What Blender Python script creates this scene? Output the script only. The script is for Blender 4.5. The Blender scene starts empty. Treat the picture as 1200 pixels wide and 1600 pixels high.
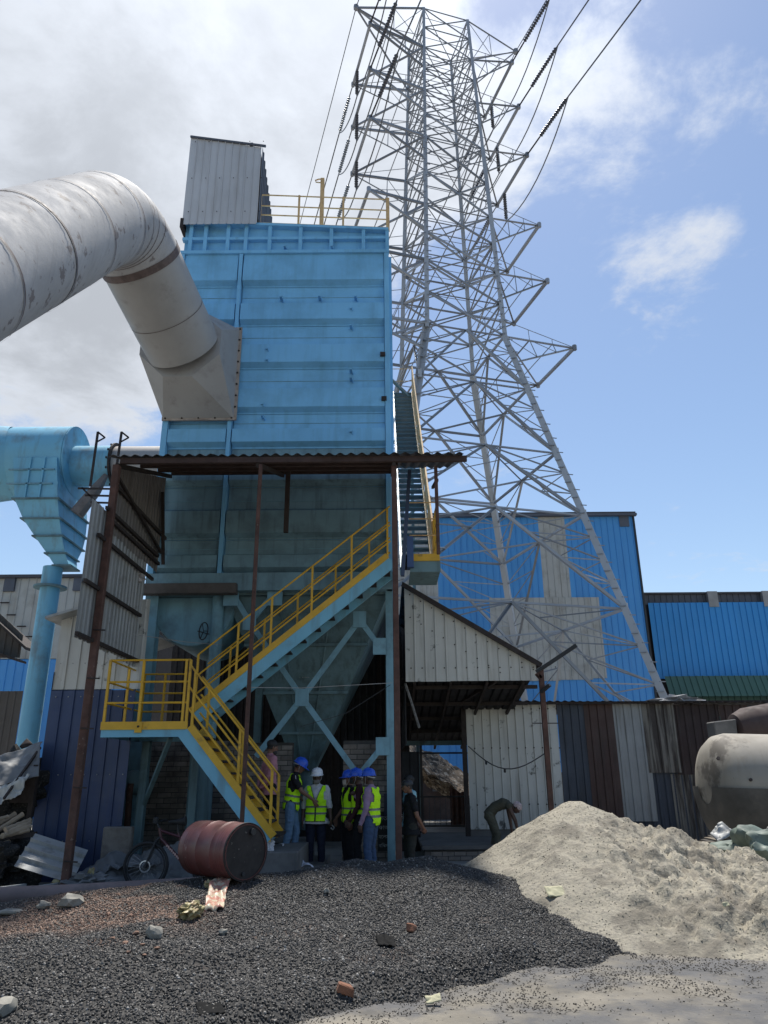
import bpy, bmesh, math, random
import numpy as np
from mathutils import Vector, Matrix, Euler
random.seed(7); rng = np.random.default_rng(7)
R = math.radians
sc = bpy.context.scene
col = sc.collection
# ------------------------------------------------------------------ camera
CAM = Vector((0, 0, 1.6)); PITCH = R(19.5); ROLL = R(0.44); FL = 1150.0
_f = Vector((0, math.cos(PITCH), math.sin(PITCH)))
_u0 = Vector((0, -math.sin(PITCH), math.cos(PITCH))); _r0 = Vector((1, 0, 0))
_r = _r0*math.cos(ROLL) - _u0*math.sin(ROLL); _u = _u0*math.cos(ROLL) + _r0*math.sin(ROLL)
cd = bpy.data.cameras.new('camera'); cam = bpy.data.objects.new('camera', cd); col.objects.link(cam)
cam.matrix_world = Matrix(((_r.x, _u.x, -_f.x, CAM.x), (_r.y, _u.y, -_f.y, CAM.y), (_r.z, _u.z, -_f.z, CAM.z), (0, 0, 0, 1)))
cd.sensor_fit = 'VERTICAL'; cd.sensor_height = 36; cd.lens = FL/1600*36; cd.clip_start = 0.05; cd.clip_end = 2000
sc.camera = cam
def at(px, py, Y):
    "world point at distance Y on the sight line of a photo pixel (a surveying aid)"
    d = _f + _r*((px-600)/FL) + _u*((800-py)/FL)
    return CAM + d*(Y/d.y)
def X(px, py, Y): return at(px, py, Y).x
def Z(px, py, Y): return at(px, py, Y).z
# ------------------------------------------------------------------ sun, sky, exposure
SUN_EL, SUN_AZ = R(67), R(3)       # azimuth measured from +Y towards +X
sd = bpy.data.lights.new('sun', 'SUN'); sd.energy = 3.4; sd.angle = R(2.5); sd.color = (1, .95, .87)
sun = bpy.data.objects.new('sun', sd); col.objects.link(sun)
sdir = Vector((math.sin(SUN_AZ)*math.cos(SUN_EL), math.cos(SUN_AZ)*math.cos(SUN_EL), math.sin(SUN_EL)))
sun.rotation_euler = sdir.to_track_quat('Z', 'Y').to_euler()
sc.view_settings.view_transform = 'Standard'; sc.view_settings.look = 'None'
sc.view_settings.exposure = 0.98; sc.view_settings.gamma = 1; sc.view_settings.use_curve_mapping = False
w = bpy.data.worlds.new('World'); sc.world = w; w.use_nodes = True
nt = w.node_tree; nt.nodes.clear()
def N(t, **k):
    n = nt.nodes.new(t)
    for a, b in k.items(): setattr(n, a, b)
    return n
def L(a, b): nt.links.new(a, b)
def mth(op, a, b=None, c=None, clamp=False):
    n = N('ShaderNodeMath', operation=op); n.use_clamp = clamp
    for i, v in enumerate((a, b, c)):
        if v is None: continue
        if isinstance(v, (int, float)): n.inputs[i].default_value = v
        else: L(v, n.inputs[i])
    return n.outputs[0]
def vdot(v, d):
    n = N('ShaderNodeVectorMath', operation='DOT_PRODUCT'); L(v, n.inputs[0]); n.inputs[1].default_value = d
    return n.outputs['Value']
def smooth(v, lo, hi):
    n = N('ShaderNodeMapRange', interpolation_type='SMOOTHSTEP'); L(v, n.inputs[0])
    n.inputs[1].default_value = lo; n.inputs[2].default_value = hi
    return n.outputs[0]
sky = N('ShaderNodeTexSky', sky_type='NISHITA'); sky.sun_disc = False
sky.sun_elevation = SUN_EL; sky.sun_rotation = SUN_AZ
sky.air_density = 1.15; sky.dust_density = .5; sky.ozone_density = 2.5
tc = N('ShaderNodeTexCoord'); D = tc.outputs['Generated']
sep = N('ShaderNodeSeparateXYZ'); L(D, sep.inputs[0])
zz = mth('ADD', mth('MAXIMUM', sep.outputs[2], 0.0), 0.12)
comb = N('ShaderNodeCombineXYZ'); L(mth('DIVIDE', sep.outputs[0], zz), comb.inputs[0]); L(mth('DIVIDE', sep.outputs[1], zz), comb.inputs[1])
n1 = N('ShaderNodeTexNoise'); n1.inputs['Scale'].default_value = 3.1; n1.inputs['Detail'].default_value = 13; n1.inputs['Roughness'].default_value = .63
n1.inputs['Distortion'].default_value = .25
L(comb.outputs[0], n1.inputs['Vector'])
n2 = N('ShaderNodeTexNoise'); n2.inputs['Scale'].default_value = .9; n2.inputs['Detail'].default_value = 3
L(comb.outputs[0], n2.inputs['Vector'])
def pdir(px, py):
    d = _f + _r*((px-600)/FL) + _u*((800-py)/FL); d.normalize(); return d
# broad cloud banks: left half of the sky overhead, one behind the mast top
bank = mth('MULTIPLY', smooth(vdot(D, pdir(150, 140)), .88, .965), .35)
bank = mth('ADD', bank, mth('MULTIPLY', smooth(vdot(D, pdir(690, -60)), .945, .99), .17))
bank = mth('ADD', bank, mth('MULTIPLY', smooth(vdot(D, pdir(850, 230)), .988, .999), .12))
bank = mth('ADD', bank, mth('MULTIPLY', smooth(vdot(D, pdir(60, 520)), .96, .995), .08))
bank = mth('ADD', bank, mth('MULTIPLY', smooth(vdot(D, pdir(1090, 425)), .9945, .9998), .085))
bank = mth('ADD', bank, mth('MULTIPLY', smooth(vdot(D, pdir(1160, 170)), .9945, .9998), .07))
base = mth('ADD', mth('ADD', n1.outputs['Fac'], mth('MULTIPLY', mth('SUBTRACT', n2.outputs['Fac'], .5), .35)), bank)
cov = smooth(base, .585, .80)
n3 = N('ShaderNodeTexNoise'); n3.inputs['Scale'].default_value = 3.4; n3.inputs['Detail'].default_value = 6
L(comb.outputs[0], n3.inputs['Vector'])
thick = smooth(mth('ADD', base, mth('MULTIPLY', mth('SUBTRACT', n3.outputs['Fac'], .5), .5)), .72, 1.05)
glow = mth('POWER', mth('MAXIMUM', vdot(D, sdir), 0.0), 14.0)
lum = mth('ADD', mth('SUBTRACT', .47, mth('MULTIPLY', thick, .14)), mth('MULTIPLY', glow, .38))
cc = N('ShaderNodeCombineColor'); L(mth('MULTIPLY', lum, .93), cc.inputs[0]); L(mth('MULTIPLY', lum, .99), cc.inputs[1]); L(mth('MULTIPLY', lum, 1.09), cc.inputs[2])
bg1 = N('ShaderNodeBackground'); bg1.inputs['Strength'].default_value = .072
hsv = N('ShaderNodeHueSaturation'); hsv.inputs['Saturation'].default_value = .98; hsv.inputs['Hue'].default_value = .5
L(sky.outputs[0], hsv.inputs['Color']); L(hsv.outputs[0], bg1.inputs['Color'])
bg2 = N('ShaderNodeBackground'); bg2.inputs['Strength'].default_value = .82; L(cc.outputs[0], bg2.inputs['Color'])
mx = N('ShaderNodeMixShader'); L(cov, mx.inputs[0]); L(bg1.outputs[0], mx.inputs[1]); L(bg2.outputs[0], mx.inputs[2])
wo = N('ShaderNodeOutputWorld'); L(mx.outputs[0], wo.inputs['Surface'])

# ------------------------------------------------------------------ materials
MATS = {}
def M(name, c, rough=.6, metal=0, var=.18, vs=1.2, dirt=None, da=.5, ds=1.3, dlo=.5, dhi=.68, streak=None, sa=.5, ss=7, slo=.52, shi=.7,
      bump=0., bs=40, rnd=.0, fine=None, fs=60, flo=.55, fhi=.65, fa=1., spec=.5, axis='z'):
    if name in MATS: return MATS[name]
    m = bpy.data.materials.new(name); MATS[name] = m; m.use_nodes = True
    t = m.node_tree; ns = t.nodes; b = ns['Principled BSDF']
    b.inputs['Roughness'].default_value = rough; b.inputs['Metallic'].default_value = metal
    b.inputs['Specular IOR Level'].default_value = spec
    g = ns.new('ShaderNodeNewGeometry'); P = g.outputs['Position']
    def noise(scale, detail=5, vec=None, r=.6):
        n = ns.new('ShaderNodeTexNoise'); n.inputs['Scale'].default_value = scale; n.inputs['Detail'].default_value = detail
        n.inputs['Roughness'].default_value = r; t.links.new(vec or P, n.inputs['Vector']); return n.outputs['Fac']
    def rng_(v, lo, hi, a=0., bb=1.):
        n = ns.new('ShaderNodeMapRange'); t.links.new(v, n.inputs[0])
        for i, q in enumerate((lo, hi, a, bb)): n.inputs[i+1].default_value = q
        return n.outputs[0]
    def mix(f, a, c2):
        n = ns.new('ShaderNodeMix'); n.data_type = 'RGBA'
        if isinstance(f, float): n.inputs[0].default_value = f
        else: t.links.new(f, n.inputs[0])
        for i, q in ((6, a), (7, c2)):
            if isinstance(q, tuple): n.inputs[i].default_value = (*q, 1)
            else: t.links.new(q, n.inputs[i])
        return n.outputs[2]
    def scale_col(colr, f):
        n = ns.new('ShaderNodeVectorMath'); n.operation = 'SCALE'
        t.links.new(colr, n.inputs[0]); t.links.new(f, n.inputs['Scale']); return n.outputs[0]
    rgb = ns.new('ShaderNodeRGB'); rgb.outputs[0].default_value = (*c, 1)
    cur = scale_col(rgb.outputs[0], rng_(noise(vs), .3, .7, 1-var, 1+var))
    if rnd:
        oi = ns.new('ShaderNodeObjectInfo'); cur = scale_col(cur, rng_(oi.outputs['Random'], 0, 1, 1-rnd, 1+rnd))
    if fine: cur = mix(rng_(noise(fs, 3), flo, fhi, 0, fa), cur, fine)
    if streak:
        mp = ns.new('ShaderNodeMapping'); t.links.new(P, mp.inputs['Vector'])
        mp.inputs['Scale'].default_value = {'z': (1, 1, .09), 'x': (.09, 1, 1)}[axis]
        cur = mix(rng_(noise(ss, 6, mp.outputs[0]), slo, shi, 0, sa), cur, streak)
    if dirt: cur = mix(rng_(noise(ds, 9, None, .65), dlo, dhi, 0, da), cur, dirt)
    t.links.new(cur, b.inputs['Base Color'])
    rr = rng_(noise(vs*3), .3, .7, max(.05, rough-.1), min(1, rough+.12)); t.links.new(rr, b.inputs['Roughness'])
    if bump:
        bp = ns.new('ShaderNodeBump'); bp.inputs['Strength'].default_value = bump; bp.inputs['Distance'].default_value = .02
        t.links.new(noise(bs, 6), bp.inputs['Height']); t.links.new(bp.outputs[0], b.inputs['Normal'])
    return m
RUST = (.09, .04, .025); GRIME = (.035, .033, .03)
cyan = M('painted_cyan_steel', (.20, .49, .76), .5, .0, .06, .8, dirt=(.11, .27, .40), da=.45, ds=.9, streak=(.09, .21, .29), sa=.33, ss=5, slo=.5, shi=.75, bump=.05, bs=6, spec=.35)
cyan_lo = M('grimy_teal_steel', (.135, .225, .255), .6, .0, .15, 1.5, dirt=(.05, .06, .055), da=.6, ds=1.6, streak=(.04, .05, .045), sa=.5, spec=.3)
cyan_pipe = M('weathered_cyan_paint', (.17, .44, .60), .5, 0, .1, .8, dirt=(.16, .12, .08), da=.45, ds=1.2, dlo=.53, streak=(.12, .11, .09), sa=.45, ss=4)
silver = M('dull_aluminium_cladding', (.37, .37, .38), .8, .0, .13, .7, dirt=(.13, .105, .10), da=.75, ds=3.4, dlo=.585, dhi=.63, streak=(.24, .24, .25), sa=.5, ss=9, bump=.35, bs=2.2)
silver2 = M('dull_sheet_steel_hood', (.34, .335, .33), .62, .1, .1, .9, dirt=(.15, .13, .12), da=.5, ds=2, dlo=.55, dhi=.75, bump=.05, bs=5)
seam = M('rusty_duct_seam', (.12, .09, .085), .7, .1, .3, 6)
yellow = M('yellow_paint', (.62, .36, .025), .5, 0, .15, 3, dirt=(.14, .09, .05), da=.6, ds=5, dlo=.57)
yellow2 = M('weathered_orange_rail_paint', (.62, .42, .2), .6, 0, .15, 3, dirt=(.3, .15, .08), da=.7, ds=7, dlo=.5)
rustm = M('rust_red_steel', (.085, .042, .032), .8, 0, .35, 5, dirt=(.05, .03, .025), da=.6, ds=8, fine=(.25, .2, .17), fs=14, flo=.66, fhi=.72, fa=.6)
darksteel = M('dark_rusty_steel', (.03, .022, .02), .8, 0, .3, 5)
cyan_mid = M('faded_teal_paint', (.17, .34, .43), .55, 0, .12, 1.2, dirt=(.06, .09, .10), da=.5, ds=1.6, streak=(.06, .09, .1), sa=.4)
greysheet = M('grey_corrugated_sheet', (.30, .31, .31), .55, .2, .12, 1, streak=(.12, .115, .1), sa=.6, ss=5, dirt=(.09, .08, .07), da=.5, ds=2.5, dlo=.58, rnd=.06)
whitesheet = M('off_white_sheet', (.50, .50, .47), .55, 0, .1, 1, streak=(.20, .18, .14), sa=.55, ss=4, dirt=(.05, .05, .045), da=.85, ds=3.4, dlo=.61, dhi=.68, rnd=.05)
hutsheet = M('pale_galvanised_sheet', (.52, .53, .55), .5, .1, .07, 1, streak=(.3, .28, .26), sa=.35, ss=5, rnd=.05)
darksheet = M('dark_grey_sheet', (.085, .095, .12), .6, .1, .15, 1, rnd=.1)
navy = M('navy_blue_sheet', (.028, .05, .125), .5, 0, .15, 1, streak=(.05, .055, .07), sa=.4, rnd=.08)
roofsheet = M('sooty_roof_sheet', (.045, .04, .04), .8, 0, .3, 2, streak=(.1, .07, .05), sa=.5, axis='x')
blueb = M('bright_blue_cladding', (.065, .29, .64), .5, 0, .05, .3, streak=(.03, .11, .32), sa=.35, ss=1.2, rnd=.05)
blueb2 = M('azure_blue_cladding', (.03, .27, .65), .5, 0, .04, .3, rnd=.03)
greenb = M('green_cladding', (.06, .13, .10), .5, 0, .08, .5)
whitebig = M('stained_white_cladding', (.42, .42, .40), .6, 0, .08, .4, streak=(.2, .17, .13), sa=.6, ss=1.6, dirt=(.15, .13, .1), da=.5, ds=.8)
galv = M('galvanised_lattice_steel', (.27, .285, .31), .5, .35, .15, .5, rnd=.3)
galv_hi = M('galvanised_leg_steel', (.42, .43, .45), .5, .3, .1, .4)
brickm = M('grey_weathered_brick', (.20, .175, .155), .9, 0, .25, 3, dirt=(.05, .045, .04), da=.7, ds=2.5, bump=.4, bs=45, rnd=.28)
mortar = M('dark_mortar', (.06, .057, .054), .95, 0, .3, 5, bump=.3)
concrete = M('dirty_concrete', (.15, .145, .14), .9, 0, .25, 1.2, dirt=(.05, .05, .05), da=.6, ds=1.5, bump=.3)
drumm = M('maroon_drum_paint', (.12, .038, .036), .5, .1, .2, 3, dirt=(.05, .025, .02), da=.6, ds=4, fine=(.28, .2, .18), fs=9, flo=.68, fhi=.72, fa=.5, bump=.05, bs=8)
drumend = M('sooty_drum_end', (.022, .018, .018), .65, .1, .4, 5, fine=(.12, .11, .1), fs=22, flo=.67, fhi=.7)
black = M('black_rubber', (.015, .015, .016), .7)
blackp = M('black_painted_steel', (.02, .022, .026), .5)
tankm = M('soot_stained_tank_steel', (.27, .25, .215), .7, .1, .12, 1, dirt=(.08, .07, .06), da=.8, ds=1.3, dlo=.57, dhi=.63, streak=(.2, .17, .13), sa=.5, bump=.08, bs=6)
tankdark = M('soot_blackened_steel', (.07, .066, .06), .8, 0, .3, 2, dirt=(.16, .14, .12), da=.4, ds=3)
tarpgrey = M('grey_tarpaulin', (.14, .145, .15), .65, 0, .25, 2, dirt=(.08, .08, .08), da=.5, ds=3)
tarplight = M('pale_dusty_tarpaulin', (.42, .42, .40), .7, 0, .2, 2, dirt=(.2, .19, .17), da=.5, ds=4)
tarpgreen = M('grey_green_tarpaulin', (.12, .155, .13), .6, 0, .3, 3, dirt=(.04, .05, .045), da=.7, ds=5)
bamboo = M('dry_bamboo', (.33, .26, .19), .7, 0, .2, 3, rnd=.25)
netm = M('black_netting', (.018, .018, .018), .9, 0, .3, 9, fine=(.07, .065, .06), fs=30, bump=.8, bs=25)
pvc = M('dusty_pink_pipe', (.21, .155, .145), .7, 0, .2, 2, dirt=(.12, .1, .09), da=.6, ds=3)
scrapm = M('brown_scrap_heap', (.20, .145, .095), .9, 0, .5, 3, fine=(.42, .36, .28), fs=7, flo=.55, fhi=.62, dirt=(.03, .025, .02), da=.9, ds=3.3, dlo=.5, dhi=.56, bump=1., bs=8)
brickred = M('broken_red_brick', (.21, .095, .055), .9, 0, .3, 9, bump=.4)
papers = M('pale_yellowish_paper', (.40, .38, .25), .8, 0, .15, 9)
plasticbag = M('stained_plastic_sack', (.44, .39, .28), .45, 0, .2, 8, dirt=(.38, .14, .10), da=.9, ds=9, dlo=.45, dhi=.55)
plasticyel = M('yellow_brown_sack', (.27, .23, .11), .5, 0, .45, 14, dirt=(.35, .13, .08), da=.7, ds=9)
cloth = M('white_cloth', (.62, .62, .66), .8, 0, .1, 9)
insul = M('dark_brown_insulator', (.085, .085, .10), .35)
insulg = M('grey_glass_insulator', (.28, .3, .32), .3)
wirem = M('conductor_cable', (.11, .115, .13), .5, .3)
brass = M('orange_bolt_patina', (.3, .2, .12), .6)

# ------------------------------------------------------------------ geometry helpers
class MB:
    def __init__(s): s.v = []; s.f = []; s.mi = []
    def add(s, vs, fs, mi=0):
        o = len(s.v); s.v += [tuple(v) for v in vs]; s.f += [tuple(i+o for i in f) for f in fs]; s.mi += [mi]*len(fs); return s
    def box(s, a, b, mi=0):
        x0, y0, z0 = a; x1, y1, z1 = b
        return s.add([(x0,y0,z0),(x1,y0,z0),(x1,y1,z0),(x0,y1,z0),(x0,y0,z1),(x1,y0,z1),(x1,y1,z1),(x0,y1,z1)],
                     [(0,3,2,1),(4,5,6,7),(0,1,5,4),(1,2,6,5),(2,3,7,6),(3,0,4,7)], mi)
    def hexa(s, p, mi=0):  # 8 points: bottom 4, top 4
        return s.add(p, [(0,3,2,1),(4,5,6,7),(0,1,5,4),(1,2,6,5),(2,3,7,6),(3,0,4,7)], mi)
    def beam(s, p0, p1, wx, wz, up=(0, 0, 1), mi=0):
        p0 = Vector(p0); p1 = Vector(p1); d = (p1-p0).normalized(); up = Vector(up)
        if abs(d.dot(up)) > .98: up = Vector((0, 1, 0))
        a = d.cross(up).normalized()*wx/2; b = a.cross(d).normalized()*wz/2
        return s.hexa([p0-a-b, p0+a-b, p1+a-b, p1-a-b, p0-a+b, p0+a+b, p1+a+b, p1-a+b], mi)
    def tube(s, pts, r, n=10, cap=True, mi=0):
        pts = [Vector(p) for p in pts]; rs = r if isinstance(r, (list, tuple)) else [r]*len(pts)
        vs = []; fs = []; a = None
        for i, p in enumerate(pts):
            d = (pts[min(i+1, len(pts)-1)] - pts[max(i-1, 0)]).normalized()
            if a is None:
                a = d.orthogonal().normalized()
            a = (a - d*a.dot(d)).normalized(); b = d.cross(a)
            for k in range(n):
                t = 2*math.pi*k/n; vs.append(p + (a*math.cos(t)+b*math.sin(t))*rs[i])
        for i in range(len(pts)-1):
            for k in range(n):
                fs.append((i*n+k, i*n+(k+1)%n, (i+1)*n+(k+1)%n, (i+1)*n+k))
        if cap:
            fs.append(tuple(range(n-1, -1, -1))); fs.append(tuple((len(pts)-1)*n+k for k in range(n)))
        return s.add(vs, fs, mi)
    def lathe(s, c, axis, prof, n=24, mi=0, cap=True):
        c = Vector(c); d = Vector(axis).normalized(); a = d.orthogonal().normalized(); b = d.cross(a)
        vs = []; fs = []
        for (h, r) in prof:
            for k in range(n):
                t = 2*math.pi*k/n; vs.append(c + d*h + (a*math.cos(t)+b*math.sin(t))*r)
        for i in range(len(prof)-1):
            for k in range(n): fs.append((i*n+k, i*n+(k+1)%n, (i+1)*n+(k+1)%n, (i+1)*n+k))
        if cap: fs += [tuple(range(n-1, -1, -1)), tuple((len(prof)-1)*n+k for k in range(n))]
        return s.add(vs, fs, mi)
    def build(s, name, mat, parent=None, smooth=False, bevel=0):
        me = bpy.data.meshes.new(name); me.from_pydata(s.v, [], s.f)
        for m in (mat if isinstance(mat, list) else [mat]): me.materials.append(m)
        me.polygons.foreach_set('material_index', s.mi)
        if smooth:
            me.polygons.foreach_set('use_smooth', [True]*len(me.polygons))
            me.set_sharp_from_angle(angle=R(40))
        me.update()
        return link(name, me, parent, bevel)
def link(name, me, parent=None, bevel=0):
    o = bpy.data.objects.new(name, me); col.objects.link(o)
    if parent is not None: setp(o, parent)
    if bevel:
        bv = o.modifiers.new('bevel', 'BEVEL'); bv.width = bevel; bv.segments = 1; bv.limit_method = 'ANGLE'
    return o
def wloc(o):
    v = Vector(o.location)
    while o.parent is not None: o = o.parent; v = v + Vector(o.location) if o.type == 'EMPTY' else v
    return v
def setp(o, parent):
    o.parent = parent
    r = parent
    while r.parent is not None: r = r.parent
    if parent.type == 'EMPTY': o.matrix_parent_inverse = Matrix.Translation(-Vector(parent.location))
def tag(o, label, cat=None, group=None, kind=None):
    if label: o['label'] = label
    if cat: o['category'] = cat
    if group: o['group'] = group
    if kind: o['kind'] = kind
    return o
def thing(name, loc, label, cat, group=None):
    o = bpy.data.objects.new(name, None); col.objects.link(o); o.location = loc; o.empty_display_size = .2
    return tag(o, label, cat, group)
def struct(o): o['kind'] = 'structure'; return o
_unit = {}
def placed(name, key, make, mat, M4, parent):
    "a part sharing mesh data"
    k = (key, mat.name)
    if k not in _unit:
        b = make(); me = bpy.data.meshes.new(name); me.from_pydata([tuple(v) for v in b.v], [], b.f); me.materials.append(mat); me.update(); _unit[k] = me
    o = bpy.data.objects.new(name, _unit[k]); col.objects.link(o)
    if parent is not None: setp(o, parent)
    o.matrix_basis = M4
    return o
def bar_matrix(p0, p1, w, h=None, up=Vector((0, 0, 1))):
    p0 = Vector(p0); p1 = Vector(p1); d = p1-p0; ln = d.length; d = d/ln
    if abs(d.dot(up)) > .98: up = Vector((0, 1, 0))
    a = d.cross(up).normalized(); b = a.cross(d).normalized(); h = h or w
    return Matrix(((a.x*w, b.x*h, d.x*ln, p0.x), (a.y*w, b.y*h, d.y*ln, p0.y), (a.z*w, b.z*h, d.z*ln, p0.z), (0, 0, 0, 1)))
def unit_box(): return MB().box((-.5, -.5, 0), (.5, .5, 1))
def unit_L():
    p = [(-.5,-.5),(.5,-.5),(.5,-.36),(-.36,-.36),(-.36,.5),(-.5,.5)]; n = 6
    return MB().add([(x, y, z) for z in (0, 1) for x, y in p], [(5,4,3,0),(3,2,1,0),(9,10,11,6),(6,7,8,9)] + [(i,(i+1)%n,n+(i+1)%n,n+i) for i in range(n)])
def bar(name, p0, p1, w, mat, parent, h=None, L_=False):
    return placed(name, 'L' if L_ else 'box', unit_L if L_ else unit_box, mat, bar_matrix(p0, p1, w, h), parent)
def unit_tube(): return MB().tube([(0,0,0),(0,0,1)], .5, 8)
def rod(name, p0, p1, d, mat, parent): return placed(name, 'rod', unit_tube, mat, bar_matrix(p0, p1, d), parent)
def unit_bolt(): return MB().lathe((0,0,0), (0,0,1), [(0, .5), (.35, .5), (.5, .3)], 6)
def bolt(p, d, r, mat, parent, name='bolt'):
    p = Vector(p); return placed(name, 'bolt', unit_bolt, mat, bar_matrix(p, p+Vector(d).normalized()*r*2, r*2), parent)
PROF = {'trap': [(0,0),(.62,0),(.70,1),(.88,1),(.96,0)], 'sine': [(i/6, .5-.5*math.cos(2*math.pi*i/6)) for i in range(6)],
        'rib': [(0,0),(.84,0),(.88,1),(.95,1),(.99,0)]}
def sheet(name, mat, parent, O, U, V, Nn, u0, u1, bot, top, pitch=.2, depth=.03, kind='trap', nv=1, warp=0.):
    O = Vector(O); U = Vector(U).normalized(); V = Vector(V).normalized(); Nn = Vector(Nn).normalized()
    us = []; k = math.floor(u0/pitch)
    while k*pitch < u1:
        for (a, h) in PROF[kind]:
            u = (k+a)*pitch
            if u0 < u < u1: us.append((u, h*depth))
        k += 1
    us = [(u0, us[0][1] if us else 0)] + us + [(u1, us[-1][1] if us else 0)]
    bf = bot if callable(bot) else (lambda u: bot); tf = top if callable(top) else (lambda u: top)
    ph = random.random()*6; vs = []; fs = []; n = len(us)
    for j in range(nv+1):
        for (u, h) in us:
            v = bf(u)+(tf(u)-bf(u))*j/nv
            wv = warp*math.sin(ph+u*1.7+v*1.3) if warp else 0
            vs.append(O+U*u+V*v+Nn*(h+wv))
    for j in range(nv):
        for i in range(n-1):
            a = j*n+i; fs.append((a, a+1, a+n+1, a+n))
    # a thin back skin so the sheet has thickness
    m = len(vs); vs += [v-Nn*.003 for v in vs]; fs += [(d+m, c+m, b+m, a+m) for a, b, c, d in fs]
    for j in range(nv):
        for i in (0, n-1):
            a = j*n+i; fs.append((a, a+n, a+n+m, a+m))
    for i in range(n-1):
        fs.append((i, i+m, i+1+m, i+1)); a = nv*n+i; fs.append((a, a+1, a+1+m, a+m))
    b = MB(); b.add(vs, fs); return b.build(name, mat, parent)
def sheet_wall(parent, mats, O, U, V, Nn, u0, u1, bot, top, sw=1.0, pitch=.2, depth=.03, kind='trap', rag=0., name='sheet', warp=0., nv=1):
    u = u0; i = 0
    while u < u1-1e-3:
        e = min(u+sw, u1); m = mats[i % len(mats)] if isinstance(mats, list) else mats
        off = Vector(Nn).normalized()*(.006*(i % 2)); dz = random.uniform(-rag, rag)
        bb = (lambda q, d=dz: (bot(q) if callable(bot) else bot)+d)
        sheet(name, m, parent, Vector(O)+off, U, V, Nn, u, min(e+.02, u1), bb, top, pitch, depth, kind, nv, warp)
        u = e; i += 1
# numpy noise
_perm = rng.random((256, 256))
def vnoise(x, y):
    xi = np.floor(x).astype(int); yi = np.floor(y).astype(int); fx = x-xi; fy = y-yi
    fx = fx*fx*(3-2*fx); fy = fy*fy*(3-2*fy)
    g = lambda a, b: _perm[a % 256, b % 256]
    return (g(xi, yi)*(1-fx)+g(xi+1, yi)*fx)*(1-fy)+(g(xi, yi+1)*(1-fx)+g(xi+1, yi+1)*fx)*fy
def fbm(x, y, s, o=4, p=.5):
    r = 0; a = 1; t = 0
    for i in range(o): r = r+a*vnoise(x*s+17.3*i, y*s+9.1*i); t += a; a *= p; s *= 2.03
    return r/t-.5
def sst(a, b, x): t = np.clip((x-a)/(b-a), 0, 1); return t*t*(3-2*t)
def grid_mesh(name, x0, x1, y0, y1, st, hf, mat, keep=None):
    xs = np.arange(x0, x1+st/2, st); ys = np.arange(y0, y1+st/2, st); gx, gy = np.meshgrid(xs, ys); gz = hf(gx, gy)
    v = np.stack([gx, gy, gz], -1).reshape(-1, 3); nx = len(xs); ny = len(ys)
    idx = np.arange(nx*ny).reshape(ny, nx)
    q = np.stack([idx[:-1, :-1], idx[:-1, 1:], idx[1:, 1:], idx[1:, :-1]], -1).reshape(-1, 4)
    if keep is not None:
        k = keep(gx, gy, gz); kk = (k[:-1, :-1] | k[:-1, 1:] | k[1:, 1:] | k[1:, :-1]).reshape(-1); q = q[kk]
        used = np.unique(q); remap = -np.ones(nx*ny, int); remap[used] = np.arange(len(used)); v = v[used]; q = remap[q]
    me = bpy.data.meshes.new(name); me.vertices.add(len(v)); me.vertices.foreach_set('co', v.ravel())
    me.loops.add(q.size); me.loops.foreach_set('vertex_index', q.ravel()); me.polygons.add(len(q))
    me.polygons.foreach_set('loop_start', np.arange(0, q.size, 4)); me.update(calc_edges=True); me.validate()
    me.polygons.foreach_set('use_smooth', [True]*len(me.polygons)); me.materials.append(mat)
    return link(name, me)
def rough_blob(name, mat, c, size, seed=0, sub=3, amp=.25, fr=2., parent=None, flat=.0, smoothf=True, rot=0):
    "irregular lump (crumpled sack, stone)"
    bm = bmesh.new(); bmesh.ops.create_icosphere(bm, subdivisions=sub, radius=1)
    from mathutils import noise as mn
    for v in bm.verts:
        p = v.co.copy(); n = mn.fractal(p*fr+Vector((seed*7.1, 0, 0)), 1, 2, 4)
        q = p*(1+amp*n*2)
        if flat: q.z = max(q.z, -flat)
        v.co = Vector((q.x*size[0], q.y*size[1], q.z*size[2]))
    me = bpy.data.meshes.new(name); bm.to_mesh(me); bm.free(); me.materials.append(mat)
    if smoothf: me.polygons.foreach_set('use_smooth', [True]*len(me.polygons)); me.set_sharp_from_angle(angle=R(35))
    me.transform(Matrix.Translation(c) @ Matrix.Rotation(rot, 4, 'Z')); return link(name, me, parent)
def brick_wall(parent, x0, x1, y, z0, z1, bl=.28, bh=.1, depth=.12, limit=290):
    MB().box((x0, y+.012, z0), (x1, y+depth+.2, z1)).build('mortar', mortar, parent)
    r = 0; z = z0; cnt = 0
    while z+bh*.8 < z1:
        x = x0 - (bl/2 if r % 2 else 0)
        while x < x1-.03:
            a = max(x, x0); b = min(x+bl-.012, x1)
            if b-a > .05:
                k = random.randint(0, 3)
                def mk():
                    q = lambda s: random.uniform(-s, s)
                    pts = [(.0,-.5,-.5),(1,-.5,-.5),(1,.5,-.5),(0,.5,-.5),(0,-.5,.5),(1,-.5,.5),(1,.5,.5),(0,.5,.5)]
                    return MB().hexa([(px+q(.012), py+q(.04), pz+q(.06)) for px, py, pz in pts])
                M4 = Matrix.Translation((a, y+depth/2+random.uniform(-.008, .006), z+bh/2)) @ Matrix.Diagonal((b-a, depth, bh-.014, 1))
                placed('brick', 'brick%d' % k, mk, brickm, M4, parent); cnt += 1
            x += bl
        z += bh; r += 1
    return cnt
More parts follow.
